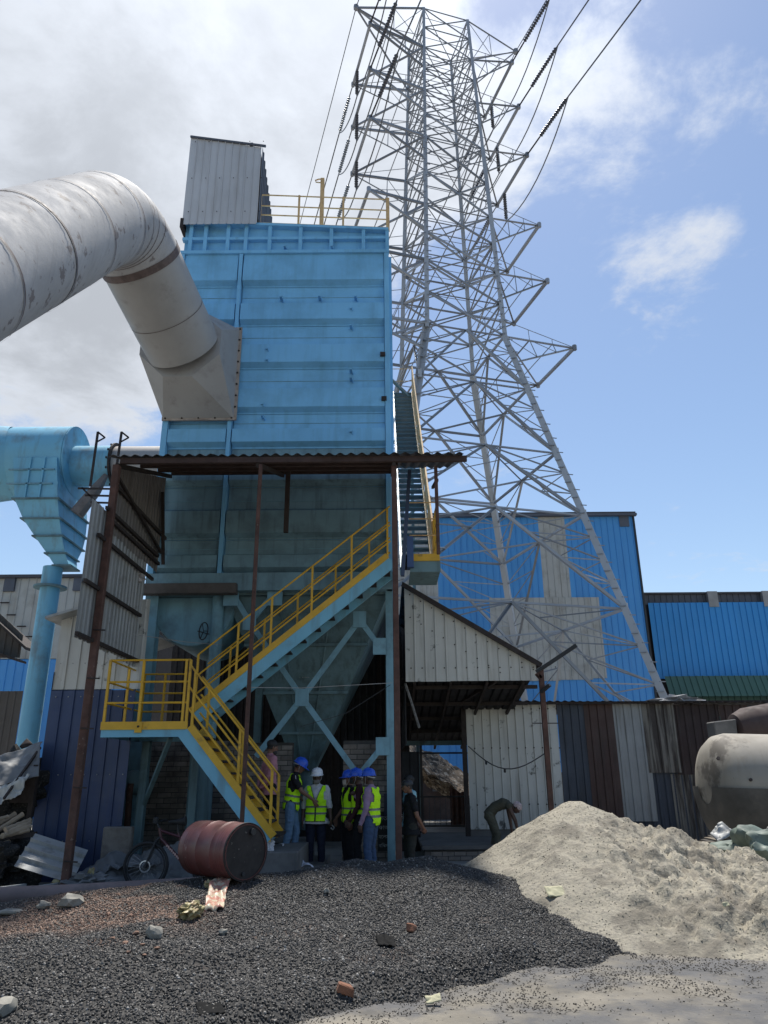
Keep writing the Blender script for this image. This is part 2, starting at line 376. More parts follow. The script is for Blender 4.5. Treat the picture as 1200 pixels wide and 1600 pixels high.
# ================================================================== GROUND
def gz(x, y): return -.15*sst(12.0, 13.2, y)
def gzs(x, y): return float(gz(np.array(x, float), np.array(y, float)))
groundm = M('dusty_concrete_yard', (.25, .24, .22), .85, 0, .2, .5, dirt=(.10, .10, .10), da=.7, ds=.9, dlo=.48, dhi=.65, fine=(.33, .29, .22), fs=1.3, flo=.55, fhi=.75, fa=.8, bump=.35, bs=30)
MATS.pop('x', None)
g = grid_mesh('ground', -300, 300, -40, 560, 1.2, lambda x, y: gz(x, y), groundm); struct(g)
struct(grid_mesh('concrete_yard', -9, 11, 3.0, 8.9, .12, lambda x, y: .012+.012*fbm(x, y, .7, 3)+.0*x,
       M('cracked_concrete_slab', (.175, .158, .128), .85, 0, .3, 1.6, dirt=(.085, .085, .088), da=.9, ds=.75, dlo=.45, dhi=.56, fine=(.07, .068, .066), fs=2.6, flo=.56, fhi=.68, fa=.7, bump=.5, bs=30)))
# ---- black gravel pile
def gravel_h(x, y):
    crest = np.interp(x, [-7, -5.2, -4.2, -3.4, -2.6, -1.7, -1.0, -.4, 0., .5, 1.1, 1.7, 2.3, 3.0], [.16, .2, .24, .34, .46, .56, .54, .60, .55, .61, .55, .40, .25, .1])
    yc = np.interp(x, [-7, -3.4, -1.7, .5, 1.7, 3], [8.7, 9.0, 9.2, 9.6, 9.5, 9.4])
    toe = np.interp(x, [-7, -4, -2.5, -1, 0, .6, 1.2, 2, 3], [3.6, 3.8, 4.2, 5.2, 6.1, 6.7, 7.0, 7.3, 8.0])
    toe = toe+.9*fbm(x, x*0+3, 1.1, 4)+.35*fbm(x, y, 2.5, 3)
    t = np.clip((y-toe)/(yc-toe), 0, 1); front = t**.85*(1-.12*np.sin(math.pi*t))
    back = 1-np.clip((y-yc)/1.9, 0, 1)**1.6
    h = crest*np.where(y < yc, front, back)
    h = h+(.20*fbm(x, y, .75, 4)+.15*fbm(x+5, y, 1.7, 4)*(y < 8.6))*np.minimum(1, h/.15+.25)
    h = h+.02*fbm(x, y, 9, 2)
    e = sst(0, .5, (y-toe))*(1-sst(1.5, 1.9, y-yc))*(1-sst(2.3, 3.0, x))
    return h*e-.03*(1-e)+.012*e
gravelbase = M('black_gravel_bed', (.024, .023, .022), .8, 0, .3, 3, fine=(.07, .067, .063), fs=40, flo=.52, fhi=.62, dirt=(.10, .055, .035), da=.6, ds=.9, dlo=.58, dhi=.66, bump=1, bs=45)
gr = grid_mesh('gravel_pile', -8, 3.2, 3.6, 11.6, .05, gravel_h, gravelbase, lambda x, y, z: z > -.02)
tag(gr, 'long low heap of black and grey crushed stone across the foreground', 'gravel heap', kind='stuff')
def stone_mat():
    m = bpy.data.materials.new('gravel_stones'); m.use_nodes = True; t = m.node_tree; b = t.nodes['Principled BSDF']
    oi = t.nodes.new('ShaderNodeObjectInfo'); cr = t.nodes.new('ShaderNodeValToRGB'); e = cr.color_ramp.elements
    e[0].position = 0; e[0].color = (.011, .0108, .0105, 1); e[1].position = 1; e[1].color = (.28, .27, .255, 1)
    for p, c in ((.5, (.020, .0195, .019)), (.78, (.042, .041, .039)), (.90, (.062, .05, .042)), (.97, (.14, .135, .125))):
        q = e.new(p); q.color = (*c, 1)
    t.links.new(oi.outputs['Random'], cr.inputs[0])
    gg = t.nodes.new('ShaderNodeNewGeometry'); n = t.nodes.new('ShaderNodeTexNoise'); n.inputs['Scale'].default_value = .8; n.inputs['Detail'].default_value = 4
    t.links.new(gg.outputs['Position'], n.inputs['Vector'])
    sp = t.nodes.new('ShaderNodeSeparateXYZ'); t.links.new(gg.outputs['Position'], sp.inputs[0])
    def mp(v, a, bb):
        q = t.nodes.new('ShaderNodeMapRange'); q.interpolation_type = 'SMOOTHSTEP'; t.links.new(v, q.inputs[0]); q.inputs[1].default_value = a; q.inputs[2].default_value = bb; return q.outputs[0]
    def mul(a, c):
        q = t.nodes.new('ShaderNodeMath'); q.operation = 'MULTIPLY'; t.links.new(a, q.inputs[0])
        if isinstance(c, float): q.inputs[1].default_value = c
        else: t.links.new(c, q.inputs[1])
        return q.outputs[0]
    # crushed brick tipped over the left shoulder of the pile
    f = mul(mul(mp(sp.outputs[0], -1.3, -2.0), mp(sp.outputs[0], -4.4, -3.4)), mul(mp(sp.outputs[1], 7.0, 7.6), mp(n.outputs['Fac'], .50, .56)))
    mx = t.nodes.new('ShaderNodeMix'); mx.data_type = 'RGBA'; t.links.new(mul(f, .95), mx.inputs[0]); t.links.new(cr.outputs[0], mx.inputs[6]); 
    c2 = t.nodes.new('ShaderNodeValToRGB'); c2.color_ramp.elements[0].color = (.035, .018, .013, 1); c2.color_ramp.elements[1].color = (.24, .14, .09, 1)
    oi2 = mul(oi.outputs['Random'], 1.0); t.links.new(oi2, c2.inputs[0]); t.links.new(c2.outputs[0], mx.inputs[7])
    t.links.new(mx.outputs[2], b.inputs['Base Color']); b.inputs['Roughness'].default_value = .6
    return m
def scatter(obj, density, smin, smax, mat, seed=1, sub=1, flat=.7):
    ng = bpy.data.node_groups.new('scatter', 'GeometryNodeTree')
    ng.interface.new_socket('Geometry', in_out='INPUT', socket_type='NodeSocketGeometry'); ng.interface.new_socket('Geometry', in_out='OUTPUT', socket_type='NodeSocketGeometry')
    n = ng.nodes; l = ng.links
    gi = n.new('NodeGroupInput'); go = n.new('NodeGroupOutput')
    dp = n.new('GeometryNodeDistributePointsOnFaces'); dp.inputs['Density'].default_value = density; dp.inputs['Seed'].default_value = seed
    ip = n.new('GeometryNodeInstanceOnPoints'); ico = n.new('GeometryNodeMeshIcoSphere'); ico.inputs['Radius'].default_value = 1; ico.inputs['Subdivisions'].default_value = sub
    sm = n.new('GeometryNodeSetMaterial'); sm.inputs['Material'].default_value = mat
    rs = n.new('FunctionNodeRandomValue'); rs.data_type = 'FLOAT_VECTOR'; rs.inputs[0].default_value = (smin, smin, smin*flat); rs.inputs[1].default_value = (smax, smax*.8, smax*flat)
    rr = n.new('FunctionNodeRandomValue'); rr.data_type = 'FLOAT_VECTOR'; rr.inputs[0].default_value = (0, 0, 0); rr.inputs[1].default_value = (6.28, 6.28, 6.28); rr.inputs['Seed'].default_value = 5
    jn = n.new('GeometryNodeJoinGeometry')
    l.new(gi.outputs[0], dp.inputs[0]); l.new(dp.outputs['Points'], ip.inputs['Points']); l.new(ico.outputs[0], sm.inputs[0]); l.new(sm.outputs[0], ip.inputs['Instance'])
    l.new(rs.outputs[0], ip.inputs['Scale']); l.new(rr.outputs[0], ip.inputs['Rotation']); l.new(gi.outputs[0], jn.inputs[0]); l.new(ip.outputs[0], jn.inputs[0]); l.new(jn.outputs[0], go.inputs[0])
    md = obj.modifiers.new('scatter', 'NODES'); md.node_group = ng
STM = stone_mat(); DST = M('dusty_dark_stones', (.085, .075, .062), .9, rnd=.6)
scatter(gr, 2100, .006, .019, STM, flat=.8)
lg = grid_mesh('loose_gravel', -.6, 5.6, 4.3, 8.4, .02, lambda x, y: .0135+.012*fbm(x, y, .7, 3)+0*x, MATS['cracked_concrete_slab'],
    lambda x, y, z: (fbm(x, y, 2.0, 6, .75) > -.03+.16*np.clip(np.interp(x, [-.6, 0, .6, 1.2, 2, 3, 4, 5.6], [5.4, 6.1, 6.7, 7.0, 7.3, 7.6, 7.8, 8])-y-.15, 0, 3)+.10*np.clip(x-3, 0, 3)) & (y < np.interp(x, [-.6, 2, 3, 5.6], [6.5, 8.2, 8.0, 7.6])) & (y > 4.4))
scatter(bpy.data.objects['concrete_yard'], 90, .002, .010, DST, seed=12, flat=.7)
tag(lg, 'loose scatter of dark crushed stone thinning out over the concrete', 'loose gravel', kind='stuff')
scatter(lg, 1100, .003, .012, DST, seed=8, flat=.7)
# ---- sand heap
PK = at(903, 1252, 10.9)
def sand_h(x, y):
    dx = x-PK.x; dy = y-PK.y
    # ridge running right and towards the viewer
    rx = np.clip(dx, 0, 6); ridge = PK.z+.02-.335*rx+.012*rx*rx
    ry = PK.y-.03*rx
    d = np.where(dx > 0, np.abs(y-ry), np.hypot(dx*1.0, dy))
    fr = np.where(y < ry, .40, .62)
    h = np.sqrt((0*x+ridge)**2)-fr*np.sqrt(d*d+.05)+.09
    h = np.where(dx < 0, PK.z+.1-np.sqrt(dx*dx*.53**2+dy*dy*fr**2+.008), h)
    h = np.maximum(h, PK.z*.50-.33*np.hypot((x-5.0)*.7, (y-9.3)))       # shoulder on the right
    h = np.maximum(h, .62-.42*np.hypot((x-3.4)*.9, (y-8.9)))
    rgh = sst(1.9, 3.4, x)*(1-sst(.85, 1.2, h))
    n = .20*fbm(x, y, .8, 4)+.05*fbm(x, y, 4, 4, .6)
    cl = np.abs(fbm(x+3, y, 2.3, 5, .6)); n = n+rgh*(.55*(cl-.12)+.24*fbm(x, y, 7, 5, .72))
    n = n-.10*np.abs(fbm(x*1.0+y*.4, y*.35, 3, 4))+.03*fbm(x, y, 11, 3)
    e = sst(-.05, .25, h)
    return h+n*e
sandm = M('pale_grey_sand', (.285, .26, .205), .95, 0, .15, 1.1, dirt=(.14, .125, .10), da=.85, ds=1.9, dlo=.50, dhi=.60, fine=(.17, .155, .13), fs=24, flo=.50, fhi=.64, fa=.75, bump=1., bs=22)
sd_ = grid_mesh('sand_heap', .3, 10.5, 6.6, 14.5, .03, sand_h, sandm, lambda x, y, z: z > -.03)
tag(sd_, 'tall pale heap of damp clumpy sand on the right of the yard', 'sand heap', kind='stuff')
scatter(sd_, 190, .004, .013, M('sand_crumbs', (.28, .25, .19), .95, rnd=.4), seed=3)

# ================================================================== FILTER HOUSE (blue casing)
YC = 15.3
XL = X(232, 905, YC); XR = X(613, 905, YC); ZB = Z(420, 925, YC); ZT = Z(300, 348, YC); ZT2 = Z(606, 360, YC); XV = X(345, 890, YC)
YB = 21.6
fh = thing('filter_house', ((XL+XR)/2, YC+3, 0), 'tall sky blue box shaped dust filter casing on steel legs', 'filter house')
MB().hexa([(XL+.03, YC+.05, ZB), (XR-.03, YC+.05, ZB), (XR-.03, YB, ZB), (XL+.03, YB, ZB), (XL+.03, YC+.05, ZT), (XR-.03, YC+.05, ZT2), (XR-.03, YB, ZT2), (XL+.03, YB, ZT)]).build('casing', cyan, fh)
casing_lo = M('grimy_shaded_teal_casing', (.18, .31, .38), .6, .0, .12, 1.2, dirt=(.07, .10, .12), da=.55, ds=1.1, streak=(.045, .06, .065), sa=.5, spec=.35)  # greyer grimy paint, with the canopy's shade also put into the colour
zs = [Z(420, y, YC) for y in (402, 450, 511, 578, 648, 702, 762, 844, 898)]
def swage(x0, x1, za, zb, first):
    p = za-zb; st = [(za, 0.), (za-.42*p, 0.), (za-.48*p, .13), (zb+.12, .145), (zb+.04, 0.0), (zb, 0.)]
    if first: st = [(za, .10), (za-.35*p, .13), (zb+.12, .145), (zb+.04, 0.), (zb, 0.)]
    b = MB(); vs = []
    for (z, o) in st: vs += [(x0, YC-o, z), (x1, YC-o, z)]
    fs = [(2*i, 2*i+2, 2*i+3, 2*i+1) for i in range(len(st)-1)]
    n = len(vs); vs += [(x0, YC+.05, za), (x1, YC+.05, za), (x0, YC+.05, zb), (x1, YC+.05, zb)]
    fs += [tuple([2*i for i in range(len(st))][::-1]+[n, n+2])[::-1], tuple([2*i+1 for i in range(len(st))]+[n+3, n+1])[::-1]]
    b.add(vs, fs); return b
for i in range(len(zs)-1):
    for (x0, x1) in ((XL+.14, XV-.07), (XV+.07, XR-.13)):
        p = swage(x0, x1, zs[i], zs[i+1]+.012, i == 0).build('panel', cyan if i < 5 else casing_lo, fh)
        if i in (2, 4): p['label'] = 'pressed blue panel with a raised rib'
        # seam line half way
    for (x0, x1) in ((XL+.14, XV-.07), (XV+.07, XR-.13)):
        zm = zs[i]-.27*(zs[i]-zs[i+1]); MB().box((x0, YC-.008-(.062 if i == 0 else 0), zm), (x1, YC, zm+.012)).build('seam_strip', cyan_mid, fh)
for x0, x1, y0 in ((XL, XL+.13, YC-.16), (XV-.045, XV+.045, YC-.155), (XR-.12, XR, YC-.16)):
    MB().hexa([(x0, y0, ZB), (x1, y0, ZB), (x1, YC+.04, ZB), (x0, YC+.04, ZB), (x0, y0, zs[0]), (x1, y0, zs[0]), (x1, YC+.04, zs[0]), (x0, YC+.04, zs[0])]).build('corner_post', cyan, fh, bevel=.006)
MB().box((XL, YC-.17, zs[0]), (XR, YC+.04, zs[0]+.09)).build('ledge', cyan, fh)
def ztop(x): return ZT+(ZT2-ZT)*(x-XL)/(XR-XL)
MB().hexa([(XL, YC-.11, ztop(XL)-.07), (XR, YC-.11, ztop(XR)-.07), (XR, YC+.06, ztop(XR)-.07), (XL, YC+.06, ztop(XL)-.07), (XL, YC-.11, ztop(XL)), (XR, YC-.11, ztop(XR)), (XR, YC+.06, ztop(XR)), (XL, YC+.06, ztop(XL))]).build('top_rim', cyan, fh)
for px in (299, 322, 357, 385, 422, 470, 518, 568, 605):
    x = X(px, 375, YC); MB().box((x-.045, YC-.085, zs[0]+.09), (x+.045, YC+.05, ztop(x)-.07)).build('stiffener', cyan, fh)
zmid = Z(420, 375, YC); MB().box((XL, YC-.075, zmid-.04), (XR, YC+.05, zmid+.04)).build('stiffener', cyan, fh)
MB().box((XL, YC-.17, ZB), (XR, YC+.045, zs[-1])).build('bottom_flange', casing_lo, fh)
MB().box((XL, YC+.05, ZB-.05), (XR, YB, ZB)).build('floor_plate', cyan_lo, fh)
for j in range(6):          # stiffeners down both flanks
    y = YC+.9+j*1.0
    for xx, s in ((XR, 1), (XL, -1)):
        MB().box((min(xx, xx+.08*s)-.02, y, ZB), (max(xx, xx+.08*s), y+.08, ZT2-.1)).build('side_stiffener', cyan, fh)
for (px, py) in ((440, 467), (500, 466), (556, 466), (549, 485), (549, 511), (418, 548), (418, 565), (549, 580), (549, 593), (411, 634), (411, 652), (549, 677), (446, 388), (519, 388)):
    p = at(px, py, YC-.1); MB().box((p.x-.04, YC-.19, p.z), (p.x+.03, YC+.0, p.z+.022)).box((p.x+.02, YC-.19, p.z-.05), (p.x+.035, YC+.0, p.z+.02)).build('lug', cyan, fh)
for (px, py) in ((598, 556), (600, 625)):
    p = at(px, py, YC-.1); MB().box((p.x-.06, YC-.2, p.z-.05), (p.x+.06, YC-.0, p.z+.05)).build('junction_box', darksteel, fh)
# soot plate hanging low at the left bay
pz0 = Z(300, 922, YC-.35); MB().box((X(208, 915, YC-.35), YC-.35, pz0-.06), (X(369, 912, YC-.35), YC-.12, pz0+.15)).build('bearing_beam', M('brown_bearing_beam', (.09, .08, .075), .8, 0, .3, 3), fh)
# legs
LEGS = []
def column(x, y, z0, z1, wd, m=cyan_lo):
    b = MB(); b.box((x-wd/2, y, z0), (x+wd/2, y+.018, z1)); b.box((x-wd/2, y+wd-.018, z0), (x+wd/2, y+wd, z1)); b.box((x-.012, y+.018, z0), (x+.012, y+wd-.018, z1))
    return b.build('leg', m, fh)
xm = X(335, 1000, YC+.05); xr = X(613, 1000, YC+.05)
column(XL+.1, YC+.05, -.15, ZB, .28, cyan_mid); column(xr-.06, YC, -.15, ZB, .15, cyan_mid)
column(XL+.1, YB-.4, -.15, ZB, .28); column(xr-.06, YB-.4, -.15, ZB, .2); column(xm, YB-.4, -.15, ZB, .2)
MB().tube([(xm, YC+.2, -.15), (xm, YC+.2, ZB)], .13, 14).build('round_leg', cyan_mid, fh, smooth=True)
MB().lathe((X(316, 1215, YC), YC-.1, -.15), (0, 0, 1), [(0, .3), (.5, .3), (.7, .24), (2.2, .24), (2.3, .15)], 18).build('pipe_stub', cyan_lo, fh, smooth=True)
# braces and gussets
G = {'a': (472, 1090), 'b': (390, 972), 'c': (562, 968), 'd': (593, 1010), 'e': (598, 1166), 'f': (362, 925), 'g': (430, 925), 'h': (400, 1182), 'i': (560, 1212), 'j': (640, 925)}
YG = YC-.02
def gp(k): return at(*G[k], YG)
for a, b_ in (('f', 'b'), ('b', 'a'), ('a', 'i'), ('c', 'a'), ('a', 'h'), ('c', 'd'), ('g', 'b'), ('i', 'e'), ('c', 'j')):
    if b_ == 'j': continue
    p, q = gp(a), gp(b_); MB().beam(p+Vector((0, .03, 0)), q+Vector((0, .03, 0)), .11, .05, up=(0, 1, 0)).build('brace', cyan_mid, fh)
for k in 'abcde':
    p = gp(k); s = .17; MB().box((p.x-s*.8, YG-.03, p.z-s), (p.x+s*.8, YG, p.z+s)).build('gusset_plate', cyan_mid, fh)
for k in 'fg':
    p = gp(k); MB().box((p.x-.16, YG-.03, ZB-.3), (p.x+.16, YG, ZB+.02)).build('gusset_plate', cyan_mid, fh)
# hopper
hx0 = X(352, 930, YC+.15); hx1 = X(606, 930, YC+.15); ap = at(478, 1205, 17.4); zt = ZB-.02
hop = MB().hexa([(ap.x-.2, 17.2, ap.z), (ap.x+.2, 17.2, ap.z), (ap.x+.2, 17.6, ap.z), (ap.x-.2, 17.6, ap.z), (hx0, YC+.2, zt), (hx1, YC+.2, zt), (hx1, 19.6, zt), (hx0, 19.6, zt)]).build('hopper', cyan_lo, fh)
MB().lathe((ap.x, 17.4, ap.z-1.2), (0, 0, 1), [(0, .16), (1.2, .16)], 14).build('outlet_pipe', cyan_lo, hop, smooth=True)
for t in (.22, .45, .72):
    a = [Vector(v).lerp(Vector(w_), t) for v, w_ in zip([(ap.x-.2, 17.2, ap.z), (ap.x+.2, 17.2, ap.z)], [(hx0, YC+.2, zt), (hx1, YC+.2, zt)])]
    MB().beam(a[0]-Vector((.03, .03, 0)), a[1]+Vector((.03, -.03, 0)), .07, .06).build('stiffener', cyan_lo, hop)
for s in (.33, .66):
    p = Vector((ap.x-.2+.4*s, 17.18, ap.z)); q = Vector((hx0+(hx1-hx0)*s, YC+.18, zt)); MB().beam(p, q, .03, .03).build('weld_seam', cyan_lo, hop)
def text(s, size, loc, rot, mat, parent, name='lettering', sx=1.):
    cu = bpy.data.curves.new(name, 'FONT'); cu.body = s; cu.size = size; cu.extrude = .001; cu.materials.append(mat)
    o = bpy.data.objects.new(name, cu); col.objects.link(o); o.location = loc; o.rotation_euler = rot; o.scale = (sx, 1, 1)
    mt = bpy.data.meshes.new_from_object(o); bpy.data.objects.remove(o); mt.materials.clear(); mt.materials.append(mat)
    o = bpy.data.objects.new(name, mt); col.objects.link(o); o.location = loc; o.rotation_euler = rot
    if parent: setp(o, parent)
    return o
chalk = M('faded_white_paint', (.35, .35, .34), .9, 0, .3, 20)
hp = at(465, 1056, 15.95)
sl = math.atan2(zt-ap.z, (17.2-(YC+.2)))
tt = text('MILL  Hi', .11, (hp.x, 0, 0), (sl, 0, 0), chalk, fh)
frac = (hp.z-ap.z)/(zt-ap.z); tt.location = (hp.x, 17.2+(YC+.2-17.2)*frac-.012, ap.z+(zt-ap.z)*frac)
# side drum with handwheel in the left bay
dc_ = at(306, 950, YC+.45); MB().lathe((dc_.x, YC+.3, dc_.z), (0, 1, 0), [(0, .0), (0, .84), (.05, .87), (2.2, .87), (2.25, .8)], 40).build('end_drum', cyan_mid, fh, smooth=True)
hw = at(318, 986, YC-.05); hb = MB(); k = 18
pts = [(hw.x+.09*math.cos(2*math.pi*i/k), YC-.05+.05*math.sin(2*math.pi*i/k), hw.z+.19*math.sin(2*math.pi*i/k)) for i in range(k+1)]
hb.tube(pts, .013, 6, cap=False)
for i in (0, 6, 12): hb.tube([(hw.x, YC-.05, hw.z), pts[i]], .009, 5)
hb.tube([(hw.x-.12, YC-.05, hw.z), (hw.x+.05, YC+.35, hw.z)], .012, 5); hb.build('handwheel', blackp, fh, smooth=True)
# roof railing and lifting mast
ra = at(436, 345, YC); 
def rp(px, up): x = X(px, 350, YC); return Vector((x, YC+.02, ztop(x)+up))
pr = [405, 466, 536, 606]
MB().beam(rp(403, .05), rp(607, .05), .05, .1).build('toe_board', yellow2, fh)
for up in (.28+.08, .6+.05, 1.0): rod('rail', rp(403 if up < .9 else 403, up), rp(606, up), .035, yellow2, fh)
for q in pr: bar('rail_post', rp(q, 0), rp(q, 1.02), .05 if q != 606 else .09, yellow2, fh)
rod('rail', rp(606, 1.0), rp(606, 1.0)+Vector((0, 5.8, 0)), .035, yellow2, fh); rod('rail', rp(606, .6), rp(606, .6)+Vector((0, 5.8, 0)), .035, yellow2, fh)
for j in range(1, 5): bar('rail_post', rp(606, 0)+Vector((0, j*1.4, 0)), rp(606, 1.0)+Vector((0, j*1.4, 0)), .05, yellow2, fh)
mst = rp(502, 0); ms = MB().box((mst.x-.05, YC-.0, mst.z), (mst.x+.05, YC+.1, mst.z+1.62)).build('mast', yellow2, fh)
MB().tube([(mst.x-.02, YC+.05, mst.z+1.5), (mst.x-.17, YC+.05, mst.z+1.52), (mst.x-.19, YC+.05, mst.z+1.58), (mst.x-.1, YC+.05, mst.z+1.62), (mst.x, YC+.05, mst.z+1.62)], .018, 6).build('hook', yellow2, ms, smooth=True)
# sheet metal hut on the roof
hl = at(287, 349, YC-.18); hr = at(403, 345, YC-.18); tl = at(303, 214, YC-.18); trp = at(411, 229, YC-.18)
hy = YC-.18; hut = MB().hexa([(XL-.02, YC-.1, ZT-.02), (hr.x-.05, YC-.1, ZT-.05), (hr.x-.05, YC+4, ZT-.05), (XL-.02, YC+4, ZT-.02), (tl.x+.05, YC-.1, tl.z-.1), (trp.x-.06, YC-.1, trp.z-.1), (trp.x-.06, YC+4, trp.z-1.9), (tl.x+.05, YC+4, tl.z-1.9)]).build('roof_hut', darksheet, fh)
wd = hr.x-hl.x+.02
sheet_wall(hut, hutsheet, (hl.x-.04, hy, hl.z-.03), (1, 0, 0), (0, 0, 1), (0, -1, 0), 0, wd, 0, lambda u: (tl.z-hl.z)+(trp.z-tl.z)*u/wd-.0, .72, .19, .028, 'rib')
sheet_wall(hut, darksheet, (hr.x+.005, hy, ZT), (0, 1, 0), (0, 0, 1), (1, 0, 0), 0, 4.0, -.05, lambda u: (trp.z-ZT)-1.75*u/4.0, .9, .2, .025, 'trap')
MB().beam((tl.x-.08, hy-.03, tl.z-.02), (trp.x+.08, hy-.03, trp.z-.02), .05, .05).build('ridge_strip', darksheet, hut)
MB().box((trp.x-.35, hy-.0, trp.z), (trp.x-.27, hy+.1, trp.z+.14)).build('stub', darksteel, hut)
for yy, zf in ((.12, 0), (.5, 0), (.93, 0)):
    for i in range(6): bolt((hl.x+.1+i*.36, hy-.028, hl.z+(tl.z-hl.z)*yy), (0, -1, 0), .014, darksteel, hut)
MB().box((XL-.06, hy-.02, ZT-.30), (XL+.02, YC+4, ZT-.02)).build('gutter_edge', darksteel, hut)

# ================================================================== SILVER DUCT
duct = thing('flue_duct', (-5, 9, 0), 'huge silver flue duct elbowing over the yard into the blue casing', 'duct')
RD = .83
fl = (at(256, 657, YC-.15), at(366, 657, YC-.15), at(366, 517, YC-.15))
fx0, fx1, fz0, fz1 = fl[0].x, fl[1].x, fl[0].z, fl[2].z
p_end = at(283, 536, 14.25); p_el = at(218, 404, 12.5)
d2 = (p_end-p_el).normalized(); d1 = (p_el-d2*.95-at(0, 408, 8.2)).normalized()
# quarter bend from the rising leg into the level leg
def bez(p0, c, p1, n): return [p0*(1-t)**2+c*2*t*(1-t)+p1*t*t for t in [i/n for i in range(n+1)]]
cpt = p_el-d2*.95; b0 = cpt-d1*1.1
bend = bez(b0, cpt, p_el, 16)
MB().tube(bend, RD, 44, cap=False).build('elbow', silver, duct, smooth=True)
far = b0-d1*9.0; nseg = 5; 
for i in range(nseg):
    a = b0.lerp(far, i/nseg); b_ = b0.lerp(far, (i+1)/nseg); MB().tube([a, b_], RD+.004*(i % 2), 44, cap=False).build('duct_section', silver, duct, smooth=True)
MB().tube([p_el, p_end+d2*.1], RD-.012, 44, cap=False).build('duct_section', silver2, duct, smooth=True)
def ring(p, d, r, wdt, m, nm='seam_ring', par=duct, n=44): return MB().tube([p-d*wdt/2, p+d*wdt/2], r, n, cap=False).build(nm, m, par, smooth=True)
for i in range(0, 5): ring(b0.lerp(far, i/nseg), d1, RD+.018, .035, seam)
for k in (5, 8, 11): ring(bend[k], (bend[k+1]-bend[k-1]).normalized(), RD+.007, .014, seam)
ring(p_el+d2*.02, d2, RD+.012, .15, seam)
ring(p_el+d2*1.25, d2, RD+.0, .012, seam)
# hood: round to rectangle
c0 = p_end+d2*.0; hyy = YC-.2; qs = .36; hs2 = RD+.035
oc = []
for (sx_, sz_) in ((1, qs), (qs, 1), (-qs, 1), (-1, qs), (-1, -qs), (-qs, -1), (qs, -1), (1, -qs)):
    oc.append(Vector((c0.x+sx_*hs2*1.03, c0.y-.04, c0.z+sz_*hs2)))
rc4 = [Vector((fx1, hyy, fz1)), Vector((fx0, hyy, fz1)), Vector((fx0, hyy, fz0)), Vector((fx1, hyy, fz0))]
hb = MB(); hb.add(oc+rc4, [(0, 8, 1), (1, 8, 9, 2), (2, 9, 3), (3, 9, 10, 4), (4, 10, 5), (5, 10, 11, 6), (6, 11, 7), (7, 11, 8, 0), (7, 6, 5, 4, 3, 2, 1, 0)]); hood = hb.build('hood', silver2, duct)
# bulge box on the hood's far left and top, as built on site
MB().box((fx0-.02, hyy, fz0), (fx1, YC-.1, fz1)).build('hood_collar', silver2, duct)
fg = MB()
for a, b_ in (((fx0-.03, hyy-.02, fz0-.03), (fx1+.06, hyy+.02, fz0+.07)), ((fx1-.03, hyy-.021, fz0+.07), (fx1+.06, hyy+.02, fz1+.05)), ((fx0-.03, hyy-.02, fz1-.02), (fx1-.03, hyy+.02, fz1+.05))): fg.box(a, b_)
flg = fg.build('flange', M('pale_stained_flange', (.36, .31, .27), .7, 0, .2, 4, dirt=(.16, .1, .07), da=.6, ds=5), duct)
for i in range(5): bolt((fx0+.05+i*(fx1-fx0-.1)/4, hyy-.02, fz0+.02), (0, -1, 0), .024, darksteel, flg)
for i in range(1, 9): bolt((fx1+.015, hyy-.02, fz0+i*(fz1-fz0)/8), (0, -1, 0), .024, darksteel, flg)

# ================================================================== CYCLONE / CYAN DUCT left
YQ = 19.0
cy = thing('dust_collector', (X(75, 1165, YQ), YQ, -.15), 'cyan drum and tapering hopper on one tall pipe leg at the left edge', 'dust collector')
c1 = at(60, 717, YQ); rc = 1.03; xa = X(22, 700, YQ); xb = X(115, 700, YQ)
MB().lathe((xa, YQ+.3, c1.z), (1, 0, 0), [(0, rc), (xb-xa, rc), (xb-xa+.02, rc-.06)], 40).build('barrel', cyan_pipe, cy, smooth=True)
MB().lathe((xb+.018, YQ+.3, c1.z), (1, 0, 0), [(0, .0), (0, rc-.0), (.03, rc), (.03, 0)], 40).build('end_plate', cyan_pipe, cy)
MB().lathe((xa-4, YQ-.5, c1.z-.5), (4, .8, .5), [(0, 1.45), (4.05, 1.04)], 40, cap=False).build('inlet_cone', cyan_pipe, cy, smooth=True)
x2 = X(175, 720, YQ); c2 = at(140, 722, YQ)
cpz = Z(140, 722, YQ); MB().lathe((xb, YQ+.3, cpz), (1, 0, 0), [(0, .58), (x2-xb, .58)], 32).build('cyan_pipe_section', cyan_pipe, cy, smooth=True)
MB().lathe((x2, YQ+.3, cpz), (1, 0, 0), [(0, .66), (.06, .66)], 32).build('pipe_flange', darksteel, cy)
for k_ in range(14):
    t = 2*math.pi*k_/14; bolt((x2-.03, YQ+.3+.63*math.cos(t), cpz+.63*math.sin(t)), (-1, 0, 0), .035, darksteel, cy)
MB().lathe((x2+.06, YQ+.3, cpz), (1, 0, 0), [(0, .56), (2.2, .55)], 32).build('grey_pipe_section', M('pale_stained_duct', (.37, .35, .33), .6, .1, .12, 1, dirt=(.2, .17, .15), da=.5, ds=2), cy, smooth=True)
